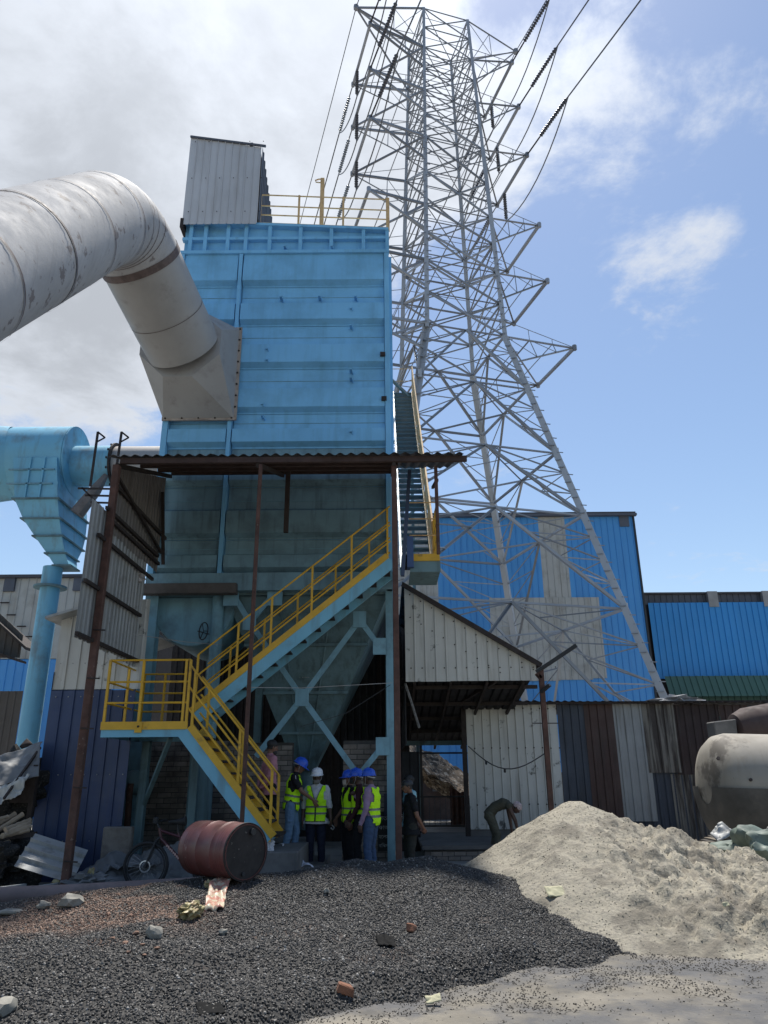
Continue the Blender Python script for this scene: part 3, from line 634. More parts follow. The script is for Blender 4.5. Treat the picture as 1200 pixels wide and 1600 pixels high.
# hopper box
hz = [Z(60, y, YQ-.7) for y in (716, 785, 812, 838, 866, 880)]
hxl = [X(px, 780, YQ-.7) for px in (23, 23, 31, 43, 58, 64)]; hxr = [X(px, 780, YQ-.7) for px in (88, 89, 92, 92, 92, 88)]
hd = [(YQ-.75, YQ+1.3), (YQ-.75, YQ+1.3), (YQ-.6, YQ+1.2), (YQ-.4, YQ+1.), (YQ-.2, YQ+.6), (YQ-.1, YQ+.45)]
hzv = [Z(60, y, YQ-.7) for y in (716, 780, 808, 832, 856, 874)]
xls = [X(a, y, YQ-.7) for a, y in ((22, 716), (24, 780), (33, 808), (46, 832), (60, 856), (70, 874))]
xrs = [X(a, y, YQ-.7) for a, y in ((90, 716), (91, 780), (90, 808), (89, 832), (89, 856), (93, 874))]
for i in range(5):
    j = i+1; a = [(xls[j], hd[j][0], hzv[j]), (xrs[j], hd[j][0], hzv[j]), (xrs[j], hd[j][1], hzv[j]), (xls[j], hd[j][1], hzv[j]), (xls[i], hd[i][0], hzv[i]), (xrs[i], hd[i][0], hzv[i]), (xrs[i], hd[i][1], hzv[i]), (xls[i], hd[i][1], hzv[i])]
    MB().hexa(a).build('hopper_ring', cyan_pipe, cy)
    MB().box((xls[j]-.06, hd[j][0]-.06, hzv[j]-.02), (xrs[j]+.06, hd[j][1]+.06, hzv[j]+.02)).build('stiffener', cyan_lo, cy)
for y in (735, 757):
    zz_ = Z(60, y, YQ-.7); MB().box((xls[0]-.05, hd[0][0]-.05, zz_-.018), (xrs[0]+.0, hd[0][0]+.01, zz_+.018)).build('stiffener', cyan_mid, cy)
for px in (42, 64):
    MB().box((X(px, 760, YQ-.75)-.025, YQ-.80, hzv[1]), (X(px, 760, YQ-.75)+.025, YQ-.74, hzv[0])).build('stiffener', cyan_pipe, cy)
pb = Vector((X(82, 876, YQ), YQ+.1, hzv[-1])); 
MB().tube([pb, (pb.x, pb.y, -.15)], .25, 20).build('leg_pipe', cyan_pipe, cy, smooth=True)
MB().lathe((pb.x, pb.y, Z(80, 918, YQ)), (0, 0, 1), [(0, .42), (.05, .42)], 20).build('pipe_flange', cyan_lo, cy)
s0 = at(166, 742, YQ-.2); s1 = at(120, 803, YQ-.3); MB().tube([s0, at(150, 765, YQ-.25), s1], [.07, .16, .2], 8).build('torn_bellows', M('torn_grey_rubber', (.17, .15, .14), .8, 0, .3, 4), cy)
for px in (152, 189):
    a = at(px+1, 675, 17.2); b_ = at(px-11, 760, 17.2)
    MB().beam(a, b_, .05, .05).beam(a, a+Vector((.2, .0, -.16)), .04, .04).beam(a+Vector((.2, 0, -.16)), a+Vector((-.02, 0, -.3)), .03, .03).build('hanger_angle', darksteel, cy)
for k_, (y0, x0, x1) in enumerate(((763, 122, 178), (774, 133, 178), (785, 142, 178))):
    MB().beam(at(x0, y0, 16.5), at(x1, y0+1, 16.5), .04, .04).build('hanger_angle', darksteel, cy)
MB().beam(at(128, 762, 16.5), at(158, 792, 16.5), .04, .04).build('hanger_angle', darksteel, cy)

# ================================================================== CANOPY
YP = 11.95
zf = Z(400, 716, YP); zb = Z(400, 737, YC-.2)
cxl = X(172, 714, YP); cxr = X(724, 719, YP)
can = thing('canopy', ((cxl+cxr)/2, 13.5, 0), 'sooty corrugated canopy on rusty poles in front of the blue casing', 'canopy')
Vd = Vector((0, YC-.2-YP, zb-zf)); vl = Vd.length; Nc = Vd.cross(Vector((1, 0, 0))).normalized()*-1
sheet_wall(can, roofsheet, (cxl, YP-.1, zf), (1, 0, 0), Vd, (0, -Vd.z/vl, Vd.y/vl), 0, cxr-cxl, 0, vl-.02, .92, .19, .045, 'sine', rag=.05, name='roof_sheet')
for t, wdt in ((.03, .1), (.35, .07), (.68, .07), (.97, .07)):
    p = Vector((cxl+.2, YP-.1, zf))+Vd*t; q = Vector((cxr+.06 if t < .1 else XR+.1, YP-.1, zf))+Vd*t
    p.z -= .075; q.z -= .075
    MB().beam(p, q, .07, wdt).build('purlin', M('brown_rust_purlin', (.05, .03, .026), .8, 0, .3, 4), can)
px_l = at(101, 1390, YP); 
def pole(px, py, y, wdt, ztop_, z0=None, m=rustm):
    x = X(px, py, y); z0 = gzs(x, y) if z0 is None else z0
    b = MB().box((x-wdt/2, y-wdt/2, z0), (x+wdt/2, y+wdt/2, ztop_)); o = b.build('pole', m, can, bevel=.008); return x
xl_ = pole(101, 1390, YP, .115, zf-.12); pole(393, 1000, YP, .062, zf-.12); xrp = pole(619, 1000, YP+.1, .095, zf-.12)
xrm = pole(683, 800, YP+.2, .06, zf-.1, Z(684, 866, YP+.2))
pz = lambda y: Z(160, y, YP)
for i, yy in enumerate((1345, 1230, 1138, 1060, 985)):
    z = Z(110+ i*15, yy, YP); MB().beam((xl_-.03, YP-.07, z), (xl_+.17, YP-.08, z-.01), .02, .02).build('bracket_rod', darksteel, can)
# rafters and knee braces
for x in (xl_, X(393, 900, YP), xrp, X(440, 800, 13.5)):
    if abs(x-X(440, 800, 13.5)) < .01:
        MB().beam((x, 14.2, Z(441, 735, 14.2)), (x, 14.2, Z(441, 832, 14.2)), .09, .09).build('hanger', darksteel, can); continue
    MB().beam((x, YP, zf-.12), (x, YC-.25, zb-.12), .06, .08).build('rafter', darksteel, can)
MB().beam(at(640, 735, 13.2), at(629, 900, 13.0), .07, .07).build('strut', M('dark_blue_strut', (.04, .06, .11), .5), can)
MB().beam(at(683, 750, YP+.2), at(676, 762, 13.6), .05, .05).build('strut', darksteel, can)
# hanging side wall at the left
XS = xl_-.1; zbw = Z(133, 1005, 11.87); zt1 = Z(160, 790, 11.7)
sheet_wall(can, [greysheet], (XS, 11.35, 0), (0, 1, 0), (0, 0, 1), (1, 0, 0), 0, .75, zbw, zt1, .75, .16, .022, 'trap', rag=.03, name='side_sheet')
sheet_wall(can, [M('dusk_grey_side_sheet', (.16, .15, .145), .7, .1, .15, 2, streak=(.08, .07, .06), sa=.6)], (XS+.012, 12.05, 0), (0, 1, 0), (0, 0, 1), (1, 0, 0), 0, 2.9, zbw+2.0, lambda u: zf-.1+(zb-zf)*u/3.2, .9, .17, .022, 'trap', rag=.03, name='side_sheet')
sheet_wall(can, greysheet, (XS, 12.05, 0), (0, 1, 0), (0, 0, 1), (1, 0, 0), 0, 2.3, lambda u: zbw-.02*u, zbw+2.15, .77, .17, .022, 'trap', rag=.04, name='side_sheet')
for z_, y0, y1 in ((zf-.45, 12, 15.2), (zf-1.1, 11.9, 14.9), (zbw+2.3, 11.8, 14.8), (zbw+1.75, 11.6, 14.6), (zbw+.9, 11.3, 14.1), (zbw+.05, 11.25, 14.4)):
    MB().beam((XS+.07, y0, z_), (XS+.07, y1, z_), .05, .06).build('side_rail', darksteel, can)
MB().beam((XS+.1, 14.6, zf+.4), (XS+.1, 15.1, zbw+2.2), .06, .06).build('strut', darksteel, can)
MB().beam((XS+.1, 12.1, zf-.3), (XS+.1, 14.9, zbw+2.4), .05, .05).build('strut', darksteel, can)
# ================================================================== STAIRS
cst = thing('lower_stair', (-2.6, 13.3, -.15), 'yellow railed steel stair dropping from the landing to the gravel yard', 'staircase')
YN, YF = 12.9, 13.75
zl = Z(230, 1140, YN)
def seg3(par, p, q, y, hts, rail_w, post_ts, drop, mat=yellow, nm='rail', kick=0.):
    p = Vector((p.x, y, p.z)); q = Vector((q.x, y, q.z))
    for h in hts: rod(nm, p+Vector((0, 0, h)), q+Vector((0, 0, h)), rail_w, mat, par)
    for t in post_ts:
        b_ = p.lerp(q, t); bar('rail_post', b_-Vector((0, 0, drop)), b_+Vector((0, 0, max(hts))), rail_w*1.15, mat, par)
S0 = at(291, 1140, YN); S1 = at(421, 1313, YN)
def stringer(par, p, q, y, hh=.21):
    p = Vector((p.x, y, p.z)); q = Vector((q.x, y, q.z)); d = (q-p).normalized(); nrm = Vector((-d.z, 0, d.x)); nrm = nrm if nrm.z > 0 else -nrm
    MB().beam(p-nrm*.06, q-nrm*.06, .045, hh, up=nrm).build('stringer', cyan_pipe, par)
    MB().beam(p+nrm*(hh/2-.02), q+nrm*(hh/2-.02), .075, .115, up=nrm).build('stringer_cap', yellow, par)
for y in (YN, YF): stringer(cst, S0, S1, y)
nst = 9
for i in range(nst):
    t = (i+.5)/nst; p = S0.lerp(S1, t); MB().box((p.x-.02, YN+.03, p.z-.05), (p.x+.24, YF-.03, p.z-.015)).build('tread', darksteel, cst)
for y in (YN, YF):
    seg3(cst, S0, S1, y, (.36, .70, 1.06) if y == YN else (.34, .66, .98), .036, (.06, .62, 1.0) if y == YN else (.1, .55, 1.0), .02)
# landing
lx0 = X(158, 1140, YN); lx1 = S0.x+.02; lyb = 14.85
MB().box((lx0, YN, zl-.12), (lx1, YN+.06, zl)).box((lx0, lyb-.06, zl-.12), (lx1, lyb, zl)).box((lx0, YN+.06, zl-.12), (lx0+.06, lyb-.06, zl)).box((lx1-.06, YN+.06, zl-.12), (lx1, lyb-.06, zl)).build('landing_frame', cyan_pipe, cst)
MB().box((lx0+.06, YN+.06, zl-.03), (lx1-.06, lyb-.06, zl-.004)).build('landing_deck', darksteel, cst)
MB().box((lx0-.01, YN-.022, zl), (lx1+.0, YN-.002, zl+.13)).build('toe_board', yellow, cst)
MB().box((lx0-.01, YN, zl+.002), (lx0+.01, lyb, zl+.13)).build('toe_board', yellow, cst)
p = at(216, 1146, YN); MB().box((p.x-.06, YN-.04, zl-.05), (p.x+.06, YN-.024, zl+.11)).build('hook_plate', yellow, cst)
bolt((p.x, YN-.04, zl+.05), (0, -1, 0), .02, darksteel, cst)
A = Vector((lx0+.03, YN, zl)); B = Vector((lx1-.03, YN, zl))
seg3(cst, A, B, YN, (.44, .79, 1.16), .036, (0, .42, .95, 1.0), 0)
A2 = Vector((lx0+.03, 14.85, zl)); B2 = Vector((lx1-.6, 14.85, zl)); seg3(cst, A2, B2, lyb-.03, (.44, .79, 1.16), .036, (0, .5), 0)
for h in (.44, .79, 1.16): rod('rail', (lx0+.03, YN, zl+h), (lx0+.03, lyb, zl+h), .036, yellow, cst)
bar('rail_post', (lx0+.03, 13.9, zl), (lx0+.03, 13.9, zl+1.16), .042, yellow, cst)
for x in (lx0+.25, lx1-.25):
    MB().box((x-.07, lyb-.25, gzs(x, 14.6)), (x+.07, lyb-.1, zl-.12)).build('support_leg', cyan_lo, cst)
MB().beam((lx0+.25, lyb-.1, 1.0), (lx0+1.1, YN+.3, zl-.12), .07, .07).build('knee_brace', cyan_lo, cst)
# upper flight
ust = thing('upper_stair', (-1, 14.4, 2.4), 'long yellow railed flight climbing right across the shaded casing', 'staircase')
YU, YV = 14.05, 14.85
U0 = at(303, 1118, YU); U1 = at(610, 874, YU)
for y in (YU, YV): stringer(ust, U0, U1, y, .23)
for i in range(13):
    t = (i+.5)/13; p = U0.lerp(U1, t)
    MB().box((p.x-.13, YU+.03, p.z-.04), (p.x+.14, YV-.03, p.z-.01)).box((p.x-.13, YU+.03, p.z-.13), (p.x-.11, YV-.03, p.z-.04)).build('tread', darksteel, ust)
    MB().box((p.x-.14, YU+.025, p.z-.085), (p.x-.131, YU+.25, p.z-.03)).build('tread_edge', M('faded_yellow_edge', (.3, .22, .06), .7), ust)
for y, ts in ((YU, (.0, .2, .37, .58, .79, .985)), (YV, (.12, .3, .48, .69, .88))):
    seg3(ust, U0, U1, y, (.38, .72, 1.12) if y == YU else (.38, .7, 1.05), .034, ts, .0)
# upper landing and steep flight up the right flank
rst = thing('flank_stair', (.8, 15, 5.5), 'steep steel stair with orange rail running up the right flank of the casing', 'staircase')
ux0 = X(612, 870, YU); ux1 = X(687, 870, YU); uz = Z(660, 866, YU)
MB().box((ux0+.2, YU, uz-.03), (ux1, YU+1.1, uz)).build('landing_deck', darksteel, rst)
MB().box((ux0+.36, YU-.03, uz-.14), (ux1, YU-.0, uz+.0)).build('toe_board', yellow, rst)
MB().box((ux0+.36, YU-.0, uz-.36), (ux1+.01, YU+.05, uz-.14)).box((ux1-.05, YU+.05, uz-.36), (ux1, YU+1.1, uz-.03)).box((ux0+.36, YU+.05, uz-.36), (ux1-.05, YU+1.1, uz-.33)).build('landing_frame', cyan_lo, rst)
MB().box((X(636, 860, YU-.1), YU-.12, Z(640, 886, YU-.1)), (X(646, 860, YU-.1), YU+.1, Z(640, 838, YU-.1))).build('blue_panel', M('dark_blue_panel', (.04, .08, .2), .5), rst)
ty = 23.3; tz = 14.35; sx0, sx1 = .36, 1.02
T0 = Vector((0, YU+1.1, uz)); T1 = Vector((0, ty, tz))
for x in (sx0, sx1):
    MB().beam((x, T0.y, T0.z-.05), (x, T1.y, T1.z-.05), .05, .2).build('stringer', cyan_pipe if x == sx0 else yellow2, rst)
ns = 36
for i in range(ns):
    p = T0.lerp(T1, (i+.5)/ns); MB().box((sx0+.03, p.y-.13, p.z-.025), (sx1-.03, p.y+.13, p.z)).build('tread', M('teal_tread_steel', (.09, .17, .21), .6, .1, .2, 3, dirt=(.2, .19, .17), da=.4, ds=6), rst)
for h in (.4, .72, 1.05):
    rod('rail', (sx1+.03, T0.y, T0.z+h), (sx1+.03, T1.y, T1.z+h), .045, yellow2, rst)
for i in range(9):
    p = T0.lerp(T1, i/8); bar('rail_post', (sx1+.03, p.y, p.z-.1), (sx1+.03, p.y, p.z+1.05), .05, yellow2, rst)
for h in (.4, .75, 1.1): rod('rail', (ux1-.02, YU+.02, uz+h), (ux1-.02, YU+1.1, uz+h), .035, yellow, rst)
for y in (YU+.02, YU+.55, YU+1.08): bar('rail_post', (ux1-.02, y, uz), (ux1-.02, y, uz+1.1), .045, yellow, rst)
for h in (.4, .75, 1.1): rod('rail', (ux0+.36, YU+.02, uz+h), (ux1, YU+.02, uz+h), .025, yellow2, rst)
MB().box((0.1, ty, tz-.08), (1.1, ty+1.2, tz)).build('top_landing', darksteel, rst)
for h in (.5, 1.0): rod('rail', (.1, ty+.05, tz+h), (1.05, ty+.05, tz+h), .03, yellow2, rst)
for y in (17.5, 20.5, 23.2):
    z = T0.z+(y-T0.y)*(tz-uz)/(ty-T0.y); MB().beam((XR, min(y, YB-.1), z-.25), (sx1, y, z-.25), .08, .08).build('bracket', cyan_lo, rst)
MB().box((sx1-.1, 23.4, -.15), (sx1, 23.5, tz-.08)).build('support_leg', cyan_lo, rst)

# ================================================================== WALLS NEAR THE FILTER HOUSE
bwt = thing('brick_wall', (-4, 15.8, -.15), 'soot grey brick wall behind the lower stair and the bicycle', 'brick wall')
brick_wall(bwt, XL-.55, X(352, 1220, 15.9), 15.9, -.15, Z(300, 1158, 15.9))
bp1 = thing('brick_pier', (-2, 15.7, -.15), 'narrow brick pier beside the foot of the stair behind the man in pink', 'brick pier', 'brick piers under the casing')
brick_wall(bp1, X(352, 1220, 15.95), X(455, 1220, 15.95), 15.95, -.15, Z(440, 1160, 15.9))
bp2 = thing('brick_pier', (0, 15.7, -.15), 'wide brick pier with faint painted writing beside the red post', 'brick pier', 'brick piers under the casing')
brick_wall(bp2, X(536, 1220, 15.6), X(609, 1220, 15.6), 15.6, -.15, Z(570, 1157, 15.6))
for i, (s, sz) in enumerate((('সতর্ক নিয়ম', .115), ('কাজের সময়', .10), ('হেলমেট পরুন', .09), ('বিপদ', .085))):
    p = at(592, 1282+i*14, 15.585); text(s, sz, (p.x, 15.58, p.z), (R(90), 0, 0), chalk, bp2)
MB().box((X(590, 1270, 15.59)-.0, 15.583, Z(600, 1330, 15.59)), (X(612, 1270, 15.59), 15.588, Z(600, 1268, 15.59))).build('painted_patch', M('blackened_board', (.025, .025, .025), .8), bp2)
MB().box((X(600, 1245, 15.5), 15.52, Z(600, 1275, 15.5)), (X(612, 1245, 15.5), 15.58, Z(600, 1240, 15.5))).build('switch_box', M('dark_indigo_box', (.03, .03, .06), .5), bp2)
# added wall, coloured dark to make the shaded interior behind the hopper
rw = thing('added_rear_wall', (-2, 21.9, -.15), 'added dark sheet wall making the shaded interior behind the hopper', 'sheet wall')
sheet_wall(rw, [darksteel, M('void_black_sheet', (.02, .02, .022), .8, 0, .3)], (X(262, 1100, 21.8), 21.8, -.15), (1, 0, 0), (0, 0, 1), (0, -1, 0), 0, X(655, 1100, 21.8)-X(262, 1100, 21.8)-.3, 0, 6.2, 1.0, .2, .03)
# dark inner wall beside the opening
iw = thing('inner_partition', (.6, 19, -.15), 'black partition standing left of the opening to the scrap yard', 'partition')
sheet_wall(iw, M('void_black_sheet', (.02, .02, .022), .8), (X(620, 1250, 19.0), 19.0, -.15), (1, 0, 0), (0, 0, 1), (0, -1, 0), 0, X(656, 1250, 19)-X(620, 1250, 19), 0, 1.6+19*math.tan(PITCH-math.atan(365/FL))-.0, 1.0, .2, .03)
pl = thing('brick_plinth', (1.2, 17, -.15), 'low sooty brick plinth with a concrete top inside the open shed', 'plinth')
zp = Z(700, 1326, 16.9); MB().box((.75, 16.9, zp-.02), (4.6, 20.6, zp+.06)).build('slab', concrete, pl)
brick_wall(pl, .8, 3.2, 16.95, -.15, zp-.03, .25, .09)
# small concrete panel by the bin wall
cp = MB().box((X(157, 1330, 13.6), 13.6, -.15), (X(203, 1330, 13.6), 13.75, Z(180, 1292, 13.6))).build('concrete_block', M('mottled_grey_block', (.17, .155, .14), .9, 0, .25, 3, dirt=(.07, .06, .05), da=.7, ds=4, bump=.3), None, bevel=.02)
tag(cp, 'upright grey concrete block leaning by the foot of the navy wall', 'concrete block')
tk = thing('air_receiver', (X(213, 1222, 15.3), 15.3, -.15), 'small teal pressure vessel on a rusty upright pipe by the brick wall', 'tank')
tv = at(215, 1222, 15.3); MB().lathe((tv.x, 15.0, tv.z), (0, 1, 0), [(-.1, .02), (-.08, .1), (-.02, .18), (.08, .23), (.3, .23), (.42, .1)], 24).build('vessel', cyan_lo, tk, smooth=True)
MB().tube([(X(206, 1235, 15)+.0, 14.9, tv.z-.02), (X(205, 1240, 15), 14.9, tv.z-.2), (X(203, 1300, 15), 14.9, -.15)], .06, 10).build('upright_pipe', rustm, tk, smooth=True)
# concrete step under stair foot
st = MB().box((X(388, 1330, 12.75), 12.75, -.15), (X(500, 1330, 12.75)-.35, 15.7, .43)).build('concrete_step', concrete, None, bevel=.015); tag(st, 'raised dirty concrete step at the foot of the yellow stair', 'step')
st2 = MB().box((X(440, 1330, 13.9)+.03, 13.7, -.15), (X(505, 1330, 13.9), 15.7, .10)).build('concrete_step', concrete, None, bevel=.015); tag(st2, 'low concrete pad under the man in jeans and blue helmet', 'step')

# ================================================================== NAVY BIN WALL, left
YW = 14.2
nb = thing('left_shed', (-5.6, YW, -.15), 'lean-to shed with navy lower sheets and off-white upper sheets on the left', 'shed')
nx0 = X(80, 1079, YW); nx1 = X(212, 1079, YW); zn = Z(80, 1079, YW)
def ltop(u): return Z(95, 958, YW)+.30*u
# the left edge rakes outward to the ground
MBx = nx0
sheet_wall(nb, navy, (nx0, YW, -.15), (1, 0, 0), (0, 0, 1), (0, -1, 0), 0, nx1-nx0, lambda u: 0.0, zn+.15, .82, .235, .028, 'rib')
sheet_wall(nb, whitesheet, (nx0+.0, YW+.03, -.15), (1, 0, 0), (0, 0, 1), (0, -1, 0), 0, nx1-nx0+.1, zn+.17, lambda u: min(ltop(u), ltop(nx1-.7-nx0))+.15, .82, .235, .028, 'rib')
sheet_wall(nb, navy, (nx0, YW, -.15), (0, 1, 0), (0, 0, 1), (-1, 0, 0), 0, 5, 0, 3.6, 1, .235, .028, 'rib')
a = at(80, 966, YW-.3); b_ = at(150, 938, YW-.3)
MB().hexa([(a.x-.1, YW-.35, a.z-.02), (nx1-.7, YW-.35, a.z+.30*(nx1-.7-a.x+.1)-.02), (nx1-.7, YW+4.8, a.z+.30*(nx1-.7-a.x+.1)-.02), (a.x-.1, YW+4.8, a.z-.02),
           (a.x-.1, YW-.35, a.z+.03), (nx1-.7, YW-.35, a.z+.30*(nx1-.7-a.x+.1)+.03), (nx1-.7, YW+4.8, a.z+.30*(nx1-.7-a.x+.1)+.03), (a.x-.1, YW+4.8, a.z+.03)]).build('roof', greysheet, nb)
for i in range(7):
    for z in (zn-.12, zn-1.5, zn+.5, .5): bolt((nx0+.12+.235*i, YW-.033, z), (0, -1, 0), .012, greysheet, nb)

# ================================================================== GABLE LEAN-TO, right
YG2 = 16.5
ga = thing('gable_shed', (2, YG2, -.15), 'open shed with off-white gable sheets and a dark void beneath', 'shed')
gx0 = X(633, 1000, YG2); gx1 = X(838, 1050, YG2); gzb = Z(700, 1064, YG2); gza = Z(634, 913, YG2); gzc = Z(836, 1037, YG2)
W = gx1-gx0
sheet_wall(ga, whitesheet, (gx0, YG2, 0), (1, 0, 0), (0, 0, 1), (0, -1, 0), 0, W, gzb, lambda u: gza+(gzc-gza)*u/W-.03, .96, .232, .03, 'rib', rag=.012)
for i in range(14):
    u = .12+i*.245; 
    for dz in (.35, 1.4):
        zq = gza+(gzc-gza)*u/W-dz*.5
        if zq > gzb+.1: bolt((gx0+u, YG2-.033, zq), (0, -1, 0), .016, darksteel, ga)
    bolt((gx0+u, YG2-.033, gzb+.28), (0, -1, 0), .016, darksteel, ga)
def slope_sheet(xa_, za_, xb_, zb_, y0, y1, mat, name='roof_sheet', par=ga, t=.03, n=1):
    for i in range(n):
        q0 = y0+(y1-y0)*i/n; q1 = y0+(y1-y0)*(i+1)/n-.01
        MB().hexa([(xa_, q0, za_-t), (xb_, q0, zb_-t), (xb_, q1, zb_-t), (xa_, q1, za_-t), (xa_, q0, za_), (xb_, q0, zb_), (xb_, q1, zb_), (xa_, q1, za_)]).build(name, mat, par)
slope_sheet(gx0-.05, gza+.04, gx1+.12, gzc+.0, YG2-.12, 21.5, roofsheet, n=6, t=.05)
MB().beam((gx0-.05, YG2-.1, gza-.02), (gx1+.1, YG2-.1, gzc-.05), .06, .1).build('verge_strip', darksteel, ga)
for y in (17.4, 18.6, 19.8, 21): MB().beam((gx0, y, gza-.08), (gx1, y, gzc-.12), .07, .09).build('rafter', darksteel, ga)
# low ceiling under the gable roof, its shade put into the black colour
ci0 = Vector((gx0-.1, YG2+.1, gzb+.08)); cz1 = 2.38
cm_ = M('void_black_sheet', (.02, .02, .022), .8, 0, .3)
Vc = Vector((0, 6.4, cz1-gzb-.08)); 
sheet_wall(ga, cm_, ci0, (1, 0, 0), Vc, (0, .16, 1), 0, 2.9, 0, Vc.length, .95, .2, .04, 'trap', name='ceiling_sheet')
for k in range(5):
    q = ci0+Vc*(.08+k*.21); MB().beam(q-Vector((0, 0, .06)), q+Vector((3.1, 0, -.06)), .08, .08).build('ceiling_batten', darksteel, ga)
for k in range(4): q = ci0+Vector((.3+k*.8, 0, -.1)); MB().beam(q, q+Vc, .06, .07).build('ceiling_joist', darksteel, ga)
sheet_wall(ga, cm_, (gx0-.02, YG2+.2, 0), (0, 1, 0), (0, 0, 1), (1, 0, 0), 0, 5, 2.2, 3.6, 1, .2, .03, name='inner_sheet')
MB().box((gx0+.1, 21.2, 2.3), (gx0+4, 21.3, 2.42)).build('tie_beam', cyan_lo, ga)
MB().tube([at(633, 1068, 16.6), at(642, 1095, 16.7), at(655, 1137, 16.9)], .03, 6).build('hanging_cable', M('frayed_cable', (.16, .16, .16), .7, 0, .5, 20), ga)
# prop pole with roof struts
pp = thing('prop_pole', (X(863, 1250, 15.9), 15.9, -.15), 'rusty prop pole with struts standing before the white sheet wall', 'pole')
px0 = X(845, 1047, 15.9); px1 = X(865, 1262, 15.9); pzt = Z(842, 1044, 15.9)
MB().beam((X(866, 1330, 15.9)-.0, 15.9, -.15), (px0, 15.9, pzt), .1, .1).build('post', rustm, pp)
MB().beam(at(838, 1050, 15.9), at(901, 1008, 15.5), .07, .07).build('strut', blackp, pp)
MB().beam(at(846, 1081, 15.85), at(859, 1070, 15.7), .08, .06).build('stub', blackp, pp)
MB().beam(at(832, 1130, 15.88), at(873, 1130, 15.88), .02, .02).build('cross_rod', darksteel, pp)
MB().beam(at(838, 1052, 15.95), at(845, 1060, 15.95), .2, .05).build('cap_plate', rustm, pp)
MB().beam(at(722, 1096, 18.5), at(775, 1064, 16.6), .07, .07).build('strut', darksteel, pp)
# white sheet wall
YS = 19.2
ww = thing('white_sheet_wall', (3.2, YS, -.15), 'off-white ribbed sheet wall behind the stooping worker', 'sheet wall')
wx0 = X(729, 1140, YS); wx1 = X(874, 1170, YS); wzt = Z(800, 1098, YS)
sheet_wall(ww, whitesheet, (wx0, YS, -.15), (1, 0, 0), (0, 0, 1), (0, -1, 0), 0, wx1-wx0, .45, wzt+.15, .96, .21, .03, 'rib', rag=.01)
MB().box((wx0, YS+.04, -.15), (wx1, YS+.2, .35)).build('base_strip', concrete, ww)
for i in range(11):
    for z in (wzt-.15, 2.15, .85): bolt((wx0+.18+.21*i, YS-.033, z+random.uniform(-.01, .01)), (0, -1, 0), .018, darksteel, ww)
MB().box((wx0-.12, YS, -.15), (wx0-.01, YS+.12, wzt)).build('post', darksteel, ww)
# sagging wire in front of it
pa = at(732, 1166, YS-.1); pc = at(853, 1176, 15.95); sag = [pa.lerp(pc, t)-Vector((0, 0, .42*math.sin(math.pi*t))) for t in [i/12 for i in range(13)]]
ws = MB().tube(sag, .013, 5).build('wire', wirem, None); tag(ws, 'black wire sagging across the white sheet wall to the prop pole', 'cable')
for k_ in (3, 6): rough_blob('knot', blackp, sag[k_]-Vector((0, 0, .04)), (.03, .03, .06), k_, 1, parent=ws)
# patchwork wall
MX = {'navyd': M('sooty_navy_sheet', (.055, .065, .085), .7, 0, .2, 1, streak=(.02, .02, .02), sa=.5), 'maroon': M('maroon_brown_sheet', (.068, .04, .034), .7, 0, .2, 1, streak=(.025, .02, .018), sa=.6),
      'light': M('streaked_pale_sheet', (.30, .31, .31), .6, .1, .12, 1, streak=(.10, .085, .07), sa=.7, ss=6), 'mix': M('rusted_streaked_sheet', (.20, .185, .16), .7, 0, .2, 1, streak=(.045, .035, .03), sa=.95, ss=5, slo=.45, shi=.56),
      'bmar': M('dark_maroon_sheet', (.052, .035, .032), .8, 0, .2, 1, streak=(.02, .018, .017), sa=.6)}
pw = thing('patchwork_wall', (7, YS, -.15), 'long wall patched from dark, maroon and streaked pale sheets behind the sand', 'sheet wall')
secs = [(874, 919, 'navyd'), (916, 962, 'maroon'), (958, 1013, 'light'), (1008, 1058, 'mix'), (1053, 1130, 'bmar'), (1130, 1175, 'maroon'), (1172, 1260, 'navyd')]
for i, (p0, p1, k_) in enumerate(secs):
    xa_, xb_ = X(p0, 1160, YS), X(p1, 1160, YS); zt_ = wzt-.0-(i*.02)
    bz = {'light': .45, 'mix': 1.55, 'bmar': 1.5}.get(k_, -.15)
    o = sheet('sheet', MX[k_], pw, (xa_, YS-.02-.03*(i % 2), 0), (1, 0, 0), (0, 0, 1), (0, -1, 0), 0, xb_-xa_, bz, zt_, .2, .03, 'trap', 2, .01)
    o['label'] = {'navyd': 'sooty navy sheet', 'maroon': 'maroon brown sheet', 'light': 'pale streaked sheet', 'mix': 'rust and grey striped sheet', 'bmar': 'dark maroon sheet'}[k_]
sheet('sheet', MX['navyd'], pw, (X(958, 1260, YS), YS+.03, 0), (1, 0, 0), (0, 0, 1), (0, -1, 0), 0, 2.6, -.15, 1.7, .2, .03)
sheet('sheet', MX['mix'], pw, (X(1054, 1260, YS), YS-.0, 0), (1, 0, 0), (0, 0, 1), (0, -1, 0), 0, .95, -.15, 1.52, .2, .03)
sheet('sheet', MX['bmar'], pw, (X(1107, 1260, YS), YS+.01, 0), (1, 0, 0), (0, 0, 1), (0, -1, 0), 0, 2, -.15, 1.52, .2, .03)
rr = thing('shed_roof_edge', (7, YS, wzt), 'thin sooty roof edge along the top of the patched sheet walls', 'roof')
for i in range(14):
    x0 = wx0-.1+i*.95
    if x0 > X(1260, 1100, YS): break
    sheet('roof_sheet', roofsheet, rr, (x0, YS-.25, wzt+.02-.012*i), (1, 0, 0), (0, 1, -.02), (0, 0, 1), 0, .97, 0, 3.6, .19, .03, 'sine')
MB().box((wx0-.1, YS-.2, wzt-.06), (wx0+12, YS-.14, wzt-.0)).build('purlin', darksteel, rr)
